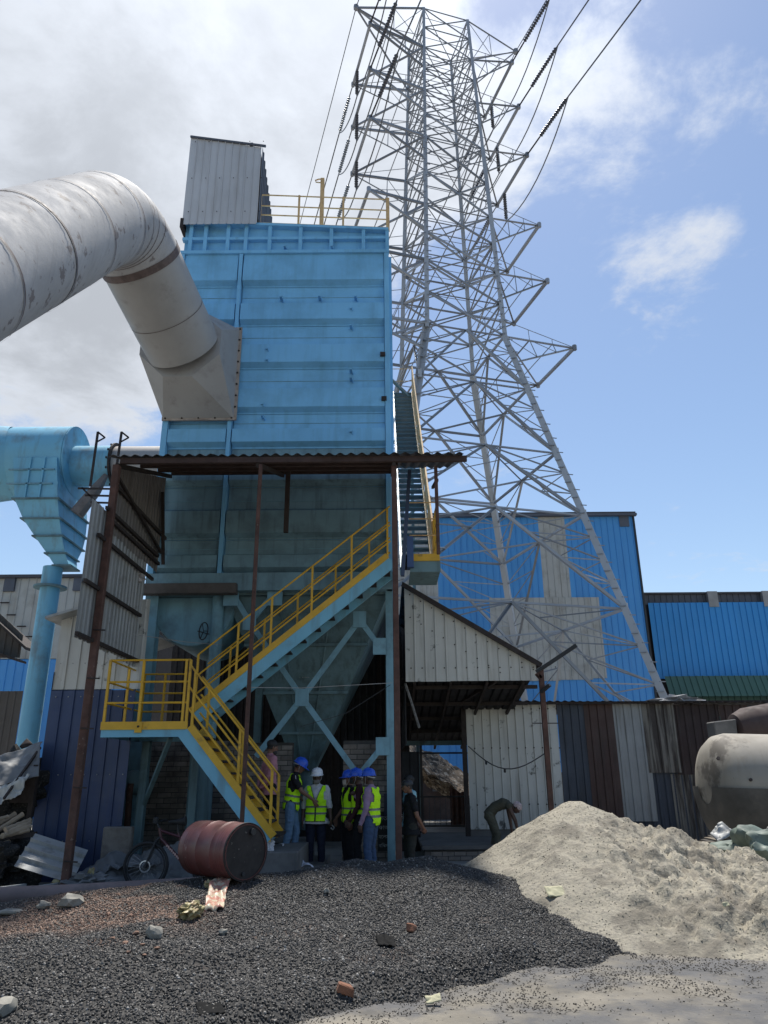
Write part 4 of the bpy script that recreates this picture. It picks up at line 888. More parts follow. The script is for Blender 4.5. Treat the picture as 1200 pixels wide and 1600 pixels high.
cr_ = rough_blob('crumpled_plastic', M('clear_dusty_plastic', (.3, .3, .3), .4), at(1060, 1096, YS+.4), (.55, .3, .12), 3, 3, .5, 3); tag(cr_, 'crumpled grey plastic lying on the shed roof edge by the mast leg', 'plastic sheet')

# ================================================================== FAR BUILDINGS
def bldg(name, px0, px1, pyt, pyb_, Y, segs, label, roofm, sw=2.0, depth=14, pitch=.45, cat='building', zt_=None):
    x0, x1 = X(px0, pyt, Y), X(px1, pyt, Y); zt_ = Z((px0+px1)/2, pyt, Y)
    t = thing(name, ((x0+x1)/2, Y+depth/2, -.15), label, cat)
    MB().box((x0+.1, Y+.1, -.15), (x1-.1, Y+depth, zt_-.12)).build('core', darksteel, t)
    for (s0, s1, z0, z1, m) in segs:
        sheet_wall(t, m, (x0+(x1-x0)*s0, Y, 0), (1, 0, 0), (0, 0, 1), (0, -1, 0), 0, (x1-x0)*(s1-s0), z0, z1, sw, pitch, .05, 'rib')
    MB().box((x0-.2, Y-.25, zt_-.12), (x1+.2, Y+depth, zt_+.02)).build('roof', roofm, t)
    return t, x0, x1, zt_
YB1 = 50
zB = lambda px, py: Z(px, py, YB1)
t1, bx0, bx1, bzt = bldg('blue_factory', 560, 987, 803, 1100, YB1, [], 'tall blue and white clad factory hall behind the lattice mast', M('dark_factory_roof', (.06, .06, .07), .7))
fr = lambda px, py: (X(px, py, YB1)-bx0)
def clad(t, px0, py0, px1, py1, Y, x0, m, off=0., sw=2.4, pitch=.42):
    xa_, xb_ = X(px0, (py0+py1)/2, Y), X(px1, (py0+py1)/2, Y); z1, z0 = Z(px0, py0, Y), Z(px0, py1, Y)
    sheet_wall(t, m, (xa_, Y-off, 0), (1, 0, 0), (0, 0, 1), (0, -1, 0), 0, xb_-xa_, z0, z1, sw, pitch, .045, 'rib', name='cladding_sheet')
XA = lambda px, py: X(px, py, YB1)
cols = [(bx0, XA(684, 900), whitebig, zB(660, 1050), bzt-.1), (bx0, XA(684, 900), blueb, -.15, zB(660, 1050)), (XA(684, 900), XA(845, 870), blueb, -.15, bzt-.1), (XA(845, 870), XA(887, 870), whitebig, zB(860, 936), bzt-.1), (XA(845, 870), XA(887, 870), blueb, -.15, zB(860, 936)), (XA(887, 870), bx1, blueb, -.15, bzt-.1)]
for (xa_, xb_, m, z0, z1) in cols:
    sheet_wall(t1, m, (xa_, YB1, 0), (1, 0, 0), (0, 0, 1), (0, -1, 0), 0, xb_-xa_, z0, z1, 2.2, .44, .05, 'rib', name='cladding_sheet')
sheet_wall(t1, whitebig, (XA(768, 1000), YB1-.06, 0), (1, 0, 0), (0, 0, 1), (0, -1, 0), 0, XA(942, 1000)-XA(768, 1000), zB(850, 1062), zB(850, 934), 2.2, .44, .05, 'rib', rag=.1, name='cladding_sheet')
MB().box((XA(966, 806)-.0, YB1-.1, zB(970, 823)), (XA(981, 806), YB1+.0, zB(970, 806))).build('louvre', darksheet, t1)
MB().box((bx0-.1, YB1-.35, bzt-.28), (bx1+.25, YB1+.0, bzt-.12)).build('eaves', darksheet, t1)
MB().box((bx1, YB1-.1, -.15), (bx1+.12, YB1+.1, bzt)).build('corner_flashing', blackp, t1)
YB2 = 60
t2, cx0, cx1, czt = bldg('azure_factory', 1004, 1300, 926, 1100, YB2, [], 'azure blue clad factory hall with green skirt at the right edge', M('dark_factory_roof', (.06, .06, .07), .7))
zz = lambda py: Z(1100, py, YB2)
sheet_wall(t2, darksheet, (cx0, YB2, 0), (1, 0, 0), (0, 0, 1), (0, -1, 0), 0, cx1-cx0, zz(944), czt-.1, 2.4, .5, .05, 'rib', name='cladding_sheet')
sheet_wall(t2, blueb2, (cx0+.2, YB2-.4, 0), (1, 0, 0), (0, 0, 1), (0, -1, 0), 0, cx1-cx0-.2, zz(1061), zz(943), 2.4, .5, .06, 'rib', name='cladding_sheet')
sheet_wall(t2, greenb, (X(1030, 1080, YB2), YB2-2.2, zz(1092)), (1, 0, 0), (0, .42, 1), (0, -1, .42), 0, 22, 0, (zz(1060)-zz(1092))*1.09, 2.4, .5, .06, 'rib', name='green_sheet')
sheet_wall(t2, M('dark_green_cladding', (.03, .09, .075), .5), (X(1030, 1080, YB2), YB2-1.0, 0), (1, 0, 0), (0, 0, 1), (0, -1, 0), 0, 22, -.15, zz(1088), 2.4, .5, .06, 'rib', name='green_sheet')
for px in (1112, 1197):
    MB().box((X(px, 935, YB2)-.5, YB2-.5, zz(950)), (X(px, 935, YB2)+.3, YB2-.1, zz(926))).build('eaves_bracket', M('grey_bracket', (.3, .3, .3), .6), t2)
YB3 = 34
t3, dx0, dx1, dzt = bldg('white_factory', -40, 160, 900, 1100, YB3, [], 'off-white clad hall with a dark eave behind the cyan pipe leg', M('dark_factory_roof', (.06, .06, .07), .7))
z3 = lambda py: Z(100, py, YB3)
sheet_wall(t3, whitebig, (dx0, YB3, 0), (1, 0, 0), (0, 0, 1), (0, -1, 0), 0, dx1-dx0+2, z3(1030), dzt-.1, 1.6, .38, .045, 'rib', name='cladding_sheet')
sheet_wall(t3, blueb, (dx0, YB3, 0), (1, 0, 0), (0, 0, 1), (0, -1, 0), 0, dx1-dx0+2, -.15, z3(1029), 1.6, .38, .045, 'rib', name='cladding_sheet')
for px in (20, 128): MB().box((X(px, 912, YB3)-.35, YB3-.15, z3(924)), (X(px, 912, YB3)+.15, YB3+.0, z3(903))).build('eaves_bracket', darksheet, t3)
for (px, py) in ((10, 943), (20, 962), (36, 980), (48, 996)): MB().box((X(px, py, YB3)-.2, YB3-.2, z3(py)), (X(px, py, YB3)+.2, YB3-.12, z3(py)+.05)).build('peg', darksteel, t3)
# dark old shed at left edge
YB4 = 26
t4 = thing('old_dark_shed', (X(0, 1100, YB4), YB4+3, -.15), 'weathered dark grey gabled shed cut off by the left edge', 'shed')
oldm = M('weathered_dark_sheet', (.10, .085, .075), .8, 0, .15, 1, streak=(.05, .045, .04), sa=.5, rnd=.1)
q0 = at(-60, 1035, YB4); q1 = at(47, 1097, YB4)
ex0 = X(-90, 1100, YB4); ex1 = X(34, 1100, YB4)
sheet_wall(t4, oldm, (ex0, YB4, 0), (1, 0, 0), (0, 0, 1), (0, -1, 0), 0, ex1-ex0, -.15, Z(0, 1080, YB4), 1, .25, .03, 'trap')
za_, zb_ = Z(0, 962, YB4-.4), Z(50, 1012, YB4-.4); xa_, xb_ = X(-2, 955, YB4), X(49, 1010, YB4)
sheet_wall(t4, oldm, (ex0, YB4-.3, 0), (1, 0, 0), (0, 0, 1), (0, -1, 0), 0, xb_-ex0-.2, Z(0, 1030, YB4), lambda u: Z(0, 962, YB4)+.2-(u+ex0-xa_)*(za_-zb_)/(xb_-xa_), 1, .25, .03, 'trap')
slope_sheet(ex0, za_-(ex0-xa_)*(za_-zb_)/(xb_-xa_), xb_+.1, zb_, YB4-.6, YB4+.8, darksteel, par=t4, n=1, t=.1)
slope_sheet(ex0, Z(0, 1018, YB4)+.5, X(48, 1035, YB4), Z(46, 1036, YB4), YB4-.9, YB4-.3, darksteel, par=t4, n=1, t=.08)

# scrap heap seen through the shed
def scrap_h(x, y): 
    h = 2.15-.62*(x-1.6)-.3*np.abs(y-26.5)+.5*fbm(x, y, 1.6, 4)+.35*np.abs(fbm(x, y, 3.5, 3)); return np.maximum(h, -.3)
so = grid_mesh('scrap_heap', .6, 5.5, 23.6, 30, .06, scrap_h, scrapm, lambda x, y, z: z > -.25); tag(so, 'brown heap of broken scrap seen through the dark shed opening', 'scrap heap', kind='stuff')
for p in so.data.polygons: p.use_smooth = False
fn = thing('yard_fence', (2, 23.2, -.15), 'thin dark rail fence across the opening before the scrap heap', 'fence')
for y_, t_ in ((1178, .05), (1246, .04), (1292, .05)): 
    z = Z(690, y_, 23.2); MB().box((1.0, 23.18, z), (3.3, 23.24, z+t_)).build('rail', blackp, fn)
for i in range(14): bar('picket', (1.1+i*.16, 23.2, Z(690, 1292, 23.2)), (1.1+i*.16, 23.2, Z(690, 1246, 23.2)), .012, blackp, fn)
for x in (1.05, 3.25): bar('post', (x, 23.2, -.15), (x, 23.2, 2.6), .07, blackp, fn)
db = thing('dark_back_wall', (5, 31, -.15), 'low brick coloured wall and block beyond the scrap heap', 'wall')
MB().box((-2, 31, -.15), (9, 31.4, Z(690, 1208, 31))).build('wall', M('dark_brown_back_wall', (.09, .06, .05), .9, 0, .3, 2), db)
p = at(680, 1215, 30.6); MB().box((p.x-.1, 30.6, p.z-.5), (p.x+.45, 30.9, p.z)).build('block', concrete, db)
bs = thing('tin_lean_to', (4.1, 27, -.15), 'tiny rusty tin lean-to standing right of the scrap heap', 'lean-to')
sheet_wall(bs, [rustm], (X(703, 1250, 27), 27, -.15), (1, 0, 0), (0, 0, 1), (0, -1, 0), 0, 1.2, 0, Z(710, 1214, 27)+.15, .9, .18, .02, 'sine')
MB().hexa([(X(701, 1212, 26.8), 26.8, Z(710, 1216, 26.8)), (X(730, 1212, 26.8), 26.8, Z(710, 1212, 26.8)), (X(730, 1212, 26.8), 28.8, Z(710, 1212, 26.8)), (X(701, 1212, 26.8), 28.8, Z(710, 1216, 26.8)), (X(701, 1212, 26.8), 26.8, Z(710, 1214, 26.8)), (X(730, 1212, 26.8), 26.8, Z(710, 1210, 26.8)), (X(730, 1212, 26.8), 28.8, Z(710, 1210, 26.8)), (X(701, 1212, 26.8), 28.8, Z(710, 1214, 26.8))]).build('roof', whitesheet, bs)

# ================================================================== LATTICE MAST
PC = Vector((4.15, 38.75)); E1 = Vector((-.28, .96)).normalized(); E2 = Vector((.96, .28)).normalized(); CZ = 1.6
def half(H): return 2.4+.211*(24-H) if H < 24 else 2.4-(H-24)*.65/22.4
def cor_(i, H):       # 0 near-left C, 1 near-right A, 2 far-right B, 3 far-left D
    s2, s1 = ((-1, -1), (1, -1), (1, 1), (-1, 1))[i]; h = half(H); p = PC+E2*(s2*h)+E1*(s1*h); return Vector((p.x, p.y, H+CZ))
mast = thing('lattice_mast', (PC.x, PC.y, -.15), 'tall galvanised lattice transmission tower with six tiers of cross arms', 'pylon')
G0 = -1.75; lev_lo = [G0, 7.3, 12.3, 16.0, 20.2, 24.0]; arms = [24.0, 28.5, 32.7, 38.3, 42.4, 46.4]; TOP = 50.3
mem = []    # (p, q, width)
def me_(p, q, w_): mem.append((Vector(p), Vector(q), w_))
legw = lambda H: .34 if H < 24 else (.26 if H < 38 else .2)
for i in range(4):
    hs = lev_lo+[28.5, 32.7, 38.3, 42.4, 46.4, TOP]
    for a, b_ in zip(hs[:-1], hs[1:]):
        d = Vector((PC.x, PC.y, a)) - cor_(i, a)
        bar('leg', cor_(i, a), cor_(i, b_), legw(a), galv_hi, mast, L_=True)
    for a in lev_lo[1:]+[28.5, 32.7, 38.3, 42.4, 46.4]:
        c = cor_(i, a); s = .26 if a < 30 else .2; MB().lathe(c-Vector((0, 0, s)), (0, 0, 1), [(0, s*.62), (2*s, s*.6)], 4).build('gusset', galv_hi, mast)
def kpanel(i, j, a, b_, n):
    P0, Q0, P1, Q1 = cor_(i, a), cor_(j, a), cor_(i, b_), cor_(j, b_); Mt = (P1+Q1)/2
    me_(P1, Q1, .15)
    for F, T in ((P0, P1), (Q0, Q1)):
        me_(F, Mt, .17)
        pts_d = [F.lerp(Mt, k/n) for k in range(n+1)]; pts_l = [F.lerp(T, k/n) for k in range(n+1)]
        for k in range(1, n):
            me_(pts_d[k], pts_l[k], .08)
            me_(pts_l[k], pts_d[k+1] if k+1 <= n-1 else pts_d[k+1].lerp(T, 0), .08)
        # outward horizontals tying the diagonal to its twin lower down
for (a, b_), n in zip(zip(lev_lo[:-1], lev_lo[1:]), (5, 4, 3, 3, 3)):
    for i in range(4): kpanel(i, (i+1) % 4, a, b_, n)
    mids = [(cor_(i, b_)+cor_((i+1) % 4, b_))/2 for i in range(4)]
    for i in range(4):
        me_(mids[i], mids[(i+1) % 4], .11)
        c = cor_((i+1) % 4, b_); me_(c, (mids[i]+mids[(i+1) % 4])/2, .07)
    q = [cor_(i, a).lerp((cor_(i, b_)+cor_((i+1) % 4, b_))/2, .5) for i in range(4)]
    q2 = [cor_((i+1) % 4, a).lerp((cor_(i, b_)+cor_((i+1) % 4, b_))/2, .5) for i in range(4)]
    for i in range(4): me_(q[i], q2[i-1], .08)
def xpanel(i, j, a, b_, w_=.12):
    me_(cor_(i, a), cor_(j, b_), w_); me_(cor_(j, a), cor_(i, b_), w_); me_(cor_(i, b_), cor_(j, b_), w_*.9)
    m = (cor_(i, a)+cor_(j, b_))/2; mi = (cor_(i, a)+cor_(i, b_))/2; mj = (cor_(j, a)+cor_(j, b_))/2
    me_(m, mi, .06); me_(m, mj, .06)
hs = [24.0, 26.2, 28.5, 30.6, 32.7, 35.4, 38.3, 40.3, 42.4, 44.4, 46.4, 48.4, TOP]
for a, b_ in zip(hs[:-1], hs[1:]):
    for i in range(4): xpanel(i, (i+1) % 4, a, b_)
    if b_ in arms:
        me_(cor_(0, b_), cor_(2, b_), .08); me_(cor_(1, b_), cor_(3, b_), .08)
RA = {24.0: 7.0, 28.5: 5.6, 32.7: 5.4, 38.3: 5.0, 42.4: 4.7, 46.4: 4.5}; LA = {24.0: 7.2, 28.5: 6.2, 32.7: 5.8, 38.3: 5.7, 42.4: 5.7, 46.4: 5.7}
TIPS = {}
for H in arms:
    for side, table, (n_, f_) in ((1, RA, (1, 2)), (-1, LA, (0, 3))):
        a_ = table[H]; sp = 2.35
        tn = PC+E2*(side*a_)-E1*sp; tf = PC+E2*(side*a_)+E1*sp; tn = Vector((tn.x, tn.y, H+CZ)); tf = Vector((tf.x, tf.y, H+CZ)); TIPS[(H, side)] = (tn, tf)
        n0, f0 = cor_(n_, H), cor_(f_, H); nb_, fb_ = cor_(n_, H-1.9), cor_(f_, H-1.9); nt_, ft_ = cor_(n_, H+1.1), cor_(f_, H+1.1)
        me_(n0, tn, .17); me_(f0, tf, .17); me_(tn, tf, .20); me_(n0, tf, .13)
        me_(nb_, tn, .14); me_(fb_, tf, .12); me_(nt_, tn, .06); me_(ft_, tf, .06)
        for t in (.35, .68):
            me_(n0.lerp(tn, t), nb_.lerp(tn, t), .07); me_(f0.lerp(tf, t), fb_.lerp(tf, t), .07); me_(n0.lerp(tn, t), f0.lerp(tf, t), .08)
            me_(n0.lerp(tn, t), nt_.lerp(tn, t), .05)
        me_(n0.lerp(tn, .35), nb_.lerp(tn, .68), .06); me_(nb_.lerp(tn, .35), n0.lerp(tn, .0), .06); me_(f0.lerp(tf, .35), fb_, .06)
        for t_ in (tn, tf): MB().lathe(t_-Vector((0, 0, .16)), (0, 0, 1), [(0, .13), (.32, .14)], 6).build('tip_plate', galv, mast)
# earth wire peaks
for side, (n_, f_), ln in ((1, (1, 2), 5.0), (-1, (0, 3), 6.6)):
    tp = PC+E2*(side*ln)-E1*2.1; tp = Vector((tp.x, tp.y, 47.9+CZ)); TIPS[('e', side)] = tp
    for i in (n_, f_): me_(cor_(i, TOP), tp, .13); me_(cor_(i, 46.4), tp, .12)
    m0 = cor_(n_, TOP).lerp(tp, .45); m1 = cor_(n_, 46.4).lerp(tp, .45); me_(m0, m1, .06); me_(cor_(n_, 46.4), m0, .06); me_(m1, cor_(n_, TOP), .06)
    MB().lathe(tp-Vector((0, 0, .15)), (0, 0, 1), [(0, .16), (.3, .18)], 6).build('tip_plate', galv, mast)
me_(cor_(0, TOP), cor_(2, TOP), .08)
def appar(m_):
    c = (m_[0]+m_[1])/2; return (m_[1]-m_[0]).length*m_[2]/(c-CAM).length**2
mem.sort(key=appar, reverse=True)
for p, q, w_ in mem[:300]: bar('brace', p, q, w_*.8, galv, mast, L_=True)
rest = MB()
for p, q, w_ in mem[300:]:
    w_ *= .75; rest.beam(p, q, w_, w_*.25, up=(0, 0, 1)); 
    rest.beam(p, q, w_*.25, w_, up=(0, 0, 1))
ro = rest.build('small_bracing', galv, mast); ro['kind'] = 'stuff'
# climbing pegs dotted along two legs
for i, H0, H1 in ((1, 2, 30), (0, 20, 44)):
    b = MB(); H = H0
    while H < H1:
        c = cor_(i, H); b.beam(c-Vector((.0, .22, 0)), c+Vector((.30 if int(H*2) % 2 else -.3, -.15, 0)), .04, .04); H += .45
    po = b.build('climbing_pegs', galv, mast); po['kind'] = 'stuff'
# insulators and conductors
dn = Vector((.34, -.93, -.02)).normalized(); df_ = Vector((-.30, .95, -.02)).normalized()
def insulator(p, d, ln, label, m=insul, r=.135, nm='insulator_string'):
    prof = [(0, .04)]; nd = int(ln/.2); 
    for i in range(nd): h = .12+i*(ln-.24)/nd; prof += [(h, .05), (h+.03, r), (h+.09, r*.75), (h+.11, .05)]
    prof += [(ln, .04)]; o = MB().lathe(p, d, prof, 10).build(nm, m, None); return tag(o, label, 'insulator', 'insulator strings on the cross arms')
order = {46.4: 'topmost', 42.4: 'second highest', 38.3: 'third highest', 32.7: 'fourth highest', 28.5: 'fifth highest', 24.0: 'lowest'}
def cable(pts, r, label, group='conductor cables of the mast'):
    o = MB().tube(pts, r, 5).build('conductor', wirem, None); return tag(o, label, 'cable', group)
for H in (46.4, 42.4, 38.3):
    for side, sn in ((1, 'right'), (-1, 'left')):
        tn, tf = TIPS[(H, side)]
        a = tn+dn*1.6; cb = MB().tube([tn, a], .05, 6).build('yoke_link', darksteel, None); tag(cb, 'dark link joining the %s %s near arm tip to its insulator' % (order[H], sn), 'link', 'links between arms and insulators')
        insulator(a, (dn+Vector((0, 0, -.0))).normalized(), 3.2, 'dark insulator string pulling towards the viewer from the %s %s arm' % (order[H], sn))
        e = a+dn*3.2; pts = [e+dn*s-Vector((0, 0, .0009*s*(70-s))) for s in (0, 6, 14, 24, 34, 44, 52)]
        cable(pts, .045, 'overhead conductor running over the viewer from the %s %s arm' % (order[H], sn))
        a2 = tf+df_*1.0; insulator(a2, (df_+Vector((0, 0, -.12))).normalized(), 3.0, 'grey insulator string pointing away behind the %s %s arm' % (order[H], sn), insulg if side < 0 else insul)
        e2 = a2+df_*3.0+Vector((0, 0, -.36)); cable([tf, a2], .04, 'short link behind the %s %s arm tip' % (order[H], sn)); cable([e2, e2+df_*40-Vector((0, 0, 5)), e2+df_*110-Vector((0, 0, 9))], .045, 'conductor leading away behind the %s %s arm' % (order[H], sn))
        # jumper with its hanging string
        mt = tn.lerp(tf, .75); hs_ = insulator(mt, (0, 0, -1), 2.4, 'insulator string hanging below the beam of the %s %s arm' % (order[H], sn))
        jb = mt-Vector((0, 0, 2.45)); P_ = bez(e, (e+jb)/2-Vector((0, 0, 2.6)), jb, 10)+bez(jb, (e2+jb)/2-Vector((0, 0, 1.5)), e2, 8)[1:]
        cable(P_, .04, 'slack jumper loop under the %s %s arm' % (order[H], sn))
for side, sn in ((1, 'right'), (-1, 'left')):
    t_ = TIPS[('e', side)]; cable([t_+dn*50+Vector((0, 0, -1)), t_, t_+df_*60-Vector((0, 0, 6))], .03, 'thin earth wire over the %s peak of the mast' % sn)
# ================================================================== THINGS IN THE YARD
from mathutils import noise as mn
def onpile(px, py, hf, lo=3.5, hi=16):
    Y = lo
    while Y < hi:
        p = at(px, py, Y); h = float(hf(np.array([[p.x]]), np.array([[p.y]]))[0, 0])
        if p.z <= h: return Vector((p.x, p.y, h))
        Y += .01
    return at(px, py, hi)
def patch(name, c, nu, nv, amp, fr, mat, seed=0, parent=None, fold=0., kind=None, hfun=None, thick=.006):
    "crumpled sheet hung between four corners (tl, tr, br, bl)"
    c = [Vector(q) for q in c]; nrm = (c[1]-c[0]).cross(c[3]-c[0]).normalized(); vs = []; fs = []
    for j in range(nv+1):
        for i in range(nu+1):
            u, v = i/nu, j/nv; p = (c[0]*(1-u)+c[1]*u)*(1-v)+(c[3]*(1-u)+c[2]*u)*v
            s = Vector((seed*5.3, seed*1.7, 0)); n = mn.fractal(p*fr+s, .8, 2.1, 4)
            r_ = 1-abs(mn.noise(p*fr*1.7+s*2))*2
            p = p+nrm*amp*(n+.7*r_)+(c[3]-c[0]).normalized()*fold*math.sin(u*19+3*n)
            p = p+Vector((mn.noise(p*2+s), mn.noise(p*2-s), mn.noise(p*3+s)))*amp*.5
            if hfun: p.z = max(p.z, hfun(p.x, p.y)+.005)
            vs.append(p)
    for j in range(nv):
        for i in range(nu): a = j*(nu+1)+i; fs.append((a, a+1, a+nu+2, a+nu+1))
    b = MB(); b.add(vs, fs); o = b.build(name, mat, parent, smooth=True)
    sl_ = o.modifiers.new('thickness', 'SOLIDIFY'); sl_.thickness = thick
    return o
# ---- drum
DR = .292; dcn = at(385, 1331, 8.9); dax = Vector((-.74, .67, 0)).normalized(); dL = .90
dr = thing('oil_drum', dcn+dax*dL/2-Vector((0, 0, DR)), 'rusty maroon steel drum lying on its side on the gravel', 'drum')
prof = [(0, DR-.02), (0, DR), (.015, DR+.004), (.03, DR)]
for k in (.3, .6): prof += [(dL*k-.02, DR), (dL*k, DR+.010), (dL*k+.02, DR)]
for k in (.12, .16, .2, .8, .84, .88): prof += [(dL*k-.01, DR), (dL*k, DR+.003), (dL*k+.01, DR)]
prof = sorted(prof[:4], key=lambda q: 0)+sorted(prof[4:])+[(dL-.02, DR), (dL, DR-.005)]
MB().lathe(dcn, dax, prof, 48, cap=False).build('shell', drumm, dr, smooth=True)
MB().lathe(dcn+dax*.012, dax, [(0, 0), (0, DR-.015), (-.012, DR-.012), (-.012, DR+.006), (.006, DR+.008)], 48, cap=False).build('rim', drumend, dr, smooth=True)
MB().lathe(dcn+dax*(dL-.01), dax, [(0, 0), (0, DR)], 48, cap=False).build('back_end', drumm, dr)
bup = dcn+Vector((0, 0, .2))+dax*-.0+Vector((.05, .05, 0)); MB().lathe(bup, -dax, [(-.005, .035), (.02, .035), (.02, .022)], 14).build('bung', blackp, dr, smooth=True)
MB().lathe(dcn-Vector((.02, .02, .22)), -dax, [(-.005, .022), (.012, .022)], 12).build('bung', blackp, dr)
# ---- bicycle
bw = at(228, 1350, 12.75); bk = thing('bicycle', (bw.x+.5, 12.75, gzs(bw.x, 12.75)), 'dark red and black mountain bicycle standing behind the drum', 'bicycle')
RW = .335; zc = gzs(bw.x, 12.75)+RW+.01
def wheel(cx, cy_, name='wheel'):
    pts = [(cx+RW*math.cos(2*math.pi*i/40), cy_, zc+RW*math.sin(2*math.pi*i/40)) for i in range(41)]
    w_ = MB().tube(pts, .026, 8, cap=False).build(name, black, bk, smooth=True)
    pts = [(cx+(RW-.045)*math.cos(2*math.pi*i/40), cy_, zc+(RW-.045)*math.sin(2*math.pi*i/40)) for i in range(41)]
    MB().tube(pts, .012, 6, cap=False).build('rim', blackp, w_, smooth=True)
    b = MB()
    for i in range(28):
        t = 2*math.pi*i/28; b.tube([(cx+.03*math.cos(t+.6*(-1)**i), cy_+.03*(-1)**i, zc+.03*math.sin(t+.6*(-1)**i)), (cx+(RW-.05)*math.cos(t), cy_, zc+(RW-.05)*math.sin(t))], .0022, 3, cap=False)
    b.build('spokes', M('spoke_steel', (.25, .25, .26), .4, .6), w_)
    MB().lathe((cx, cy_-.06, zc), (0, 1, 0), [(0, .02), (.02, .03), (.1, .03), (.12, .02)], 12).build('hub', blackp, w_, smooth=True)
    pts = [(cx+.078*math.cos(2*math.pi*i/24), cy_-.045, zc+.078*math.sin(2*math.pi*i/24)) for i in range(25)]
    MB().tube(pts, .011, 4, cap=False).build('brake_disc', M('bright_brake_disc', (.62, .62, .62), .3, .5), w_)
wx = bw.x; y0 = 12.75; wheel(wx, y0); wheel(wx+1.08, y0)
fm = M('dark_red_frame', (.07, .018, .025), .35, 0, .1, 5)
hd0 = Vector((wx+.20, y0, zc+.40)); hd1 = Vector((wx+.165, y0, zc+.55)); bb = Vector((wx+.66, y0, zc-.03)); sp_ = Vector((wx+.50, y0, zc+.42)); ra_ = Vector((wx+1.08, y0, zc))
MB().tube([hd0, hd1], .024, 8).build('head_tube', fm, bk, smooth=True)
for nm, a, b_, r_ in (('down_tube', hd0, bb, .026), ('top_tube', hd1-Vector((0, 0, .03)), sp_, .021), ('seat_tube', bb, sp_+Vector((-.03, 0, .06)), .018)):
    o = MB().tube([a, b_], r_, 8).build(nm, fm, bk, smooth=True)
    if nm == 'down_tube':
        for i in range(9): q = a.lerp(b_, .25+i*.06); MB().box((q.x-.012, q.y-.029, q.z-.014), (q.x+.012, q.y-.0265, q.z+.014+.01*(i % 2))).build('decal', M('pale_pink_decal', (.5, .33, .3), .5), o)
for s in (-.05, .05):
    MB().tube([Vector((wx, y0+s, zc)), Vector((wx+.14, y0+s, zc+.37)), Vector((wx+.19, y0+s*.5, zc+.42))], .015, 8).build('fork_leg', blackp, bk, smooth=True)
    MB().tube([bb+Vector((0, s*.6, 0)), ra_+Vector((0, s, 0)), sp_+Vector((0, s*.4, 0))], .010, 6).build('rear_stay', fm, bk, smooth=True)
stem = hd1+Vector((-.05, 0, .07)); MB().tube([hd1, stem], .016, 8).build('stem', blackp, bk)
hbp = MB().tube([stem+Vector((.06, -.30, .03)), stem+Vector((-.02, -.12, .02)), stem, stem+Vector((-.02, .12, .02)), stem+Vector((.06, .30, .03))], .013, 8).build('handlebar', blackp, bk, smooth=True)
for s in (-1, 1):
    MB().tube([stem+Vector((.03, s*.2, .03)), stem+Vector((.07, s*.32, .03))], .02, 8).build('grip', black, hbp, smooth=True)
    MB().beam(stem+Vector((-.02, s*.17, .0)), stem+Vector((-.09, s*.24, .02)), .015, .01).build('brake_lever', blackp, hbp)
MB().tube([stem+Vector((-.03, .02, .0)), stem+Vector((-.1, 0, -.06)), hd0+Vector((-.08, 0, -.05)), Vector((wx+.02, y0, zc+.1))], .004, 4).build('brake_cable', black, bk)
MB().box((stem.x-.05, y0-.06, stem.z+.0), (stem.x+.02, y0+.04, stem.z+.09)).build('phone_mount', black, bk, bevel=.01)
MB().tube([sp_+Vector((-.03, 0, .05)), sp_+Vector((-.05, 0, .2))], .014, 8).build('seat_post', blackp, bk)
MB().tube([sp_+Vector((-.2, 0, .215)), sp_+Vector((-.05, 0, .22)), sp_+Vector((.08, 0, .23))], [.02, .04, .075], 10).build('saddle', black, bk, smooth=True)
# ---- long pipe and planks on the left
pa = at(-80, 1416, 10.6); pb_ = at(100, 1408, 10.9); pc_ = at(222, 1396, 11.2)
for q in (pa, pb_, pc_): q.z = .11
pc_.z = .13
o = MB().tube([pa, pb_, pc_, pc_+Vector((1.2, .35, .02))], [.115, .115, .105, .1], 16).build('long_pipe', pvc, None, smooth=True); tag(o, 'long dusty pink pipe lying along the edge of the gravel at left', 'pipe')
a = at(-40, 1452, 9.8); b_ = at(98, 1432, 9.9); a.z = b_.z = .07
o = MB().beam(a, b_, .08, .09).build('timber', M('blackened_timber', (.03, .026, .022), .9), None); tag(o, 'blackened timber lying in front of the pink pipe', 'timber')
for i, (x0, y_0, x1, y_1) in enumerate(((-20, 1395, 62, 1371), (25, 1397, 98, 1373), (-20, 1388, 40, 1376), (48, 1398, 100, 1382))):
    a = at(x0, y_0, 11.6); b_ = at(x1, y_1, 12.1); a.z = b_.z = .03+.02*i; o = MB().beam(a, b_, .07, .04).build('angle_iron', greysheet, None)
    tag(o, ['long grey steel strip lying on the ground nearest the left edge', 'grey steel strip ending beside the foot of the rusty pole', 'short grey strip lying behind the others at left', 'thin strip just behind the pink pipe near the pole'][i], 'steel strip', 'steel strips on the ground at left')
gpatch = lambda x, y: gzs(x, y)
# loose corrugated sheet
tl_ = at(55, 1302, 12.9); tr_ = at(138, 1327, 12.9); br_ = at(120, 1366, 12.2); bl_ = at(22, 1352, 12.1)
U_ = (tr_-tl_); V_ = (bl_-tl_)
ls = thing('loose_sheet', (br_.x, br_.y, 0), 'loose grey ribbed roofing sheet leaning on debris against the navy wall', 'roofing sheet')
Nn = U_.cross(V_).normalized(); Nn = -Nn if Nn.y > 0 else Nn
sheet('sheet', greysheet, ls, tl_, V_, U_, Nn, 0, V_.length, 0, U_.length, .24, .055, 'rib', 3, .012)
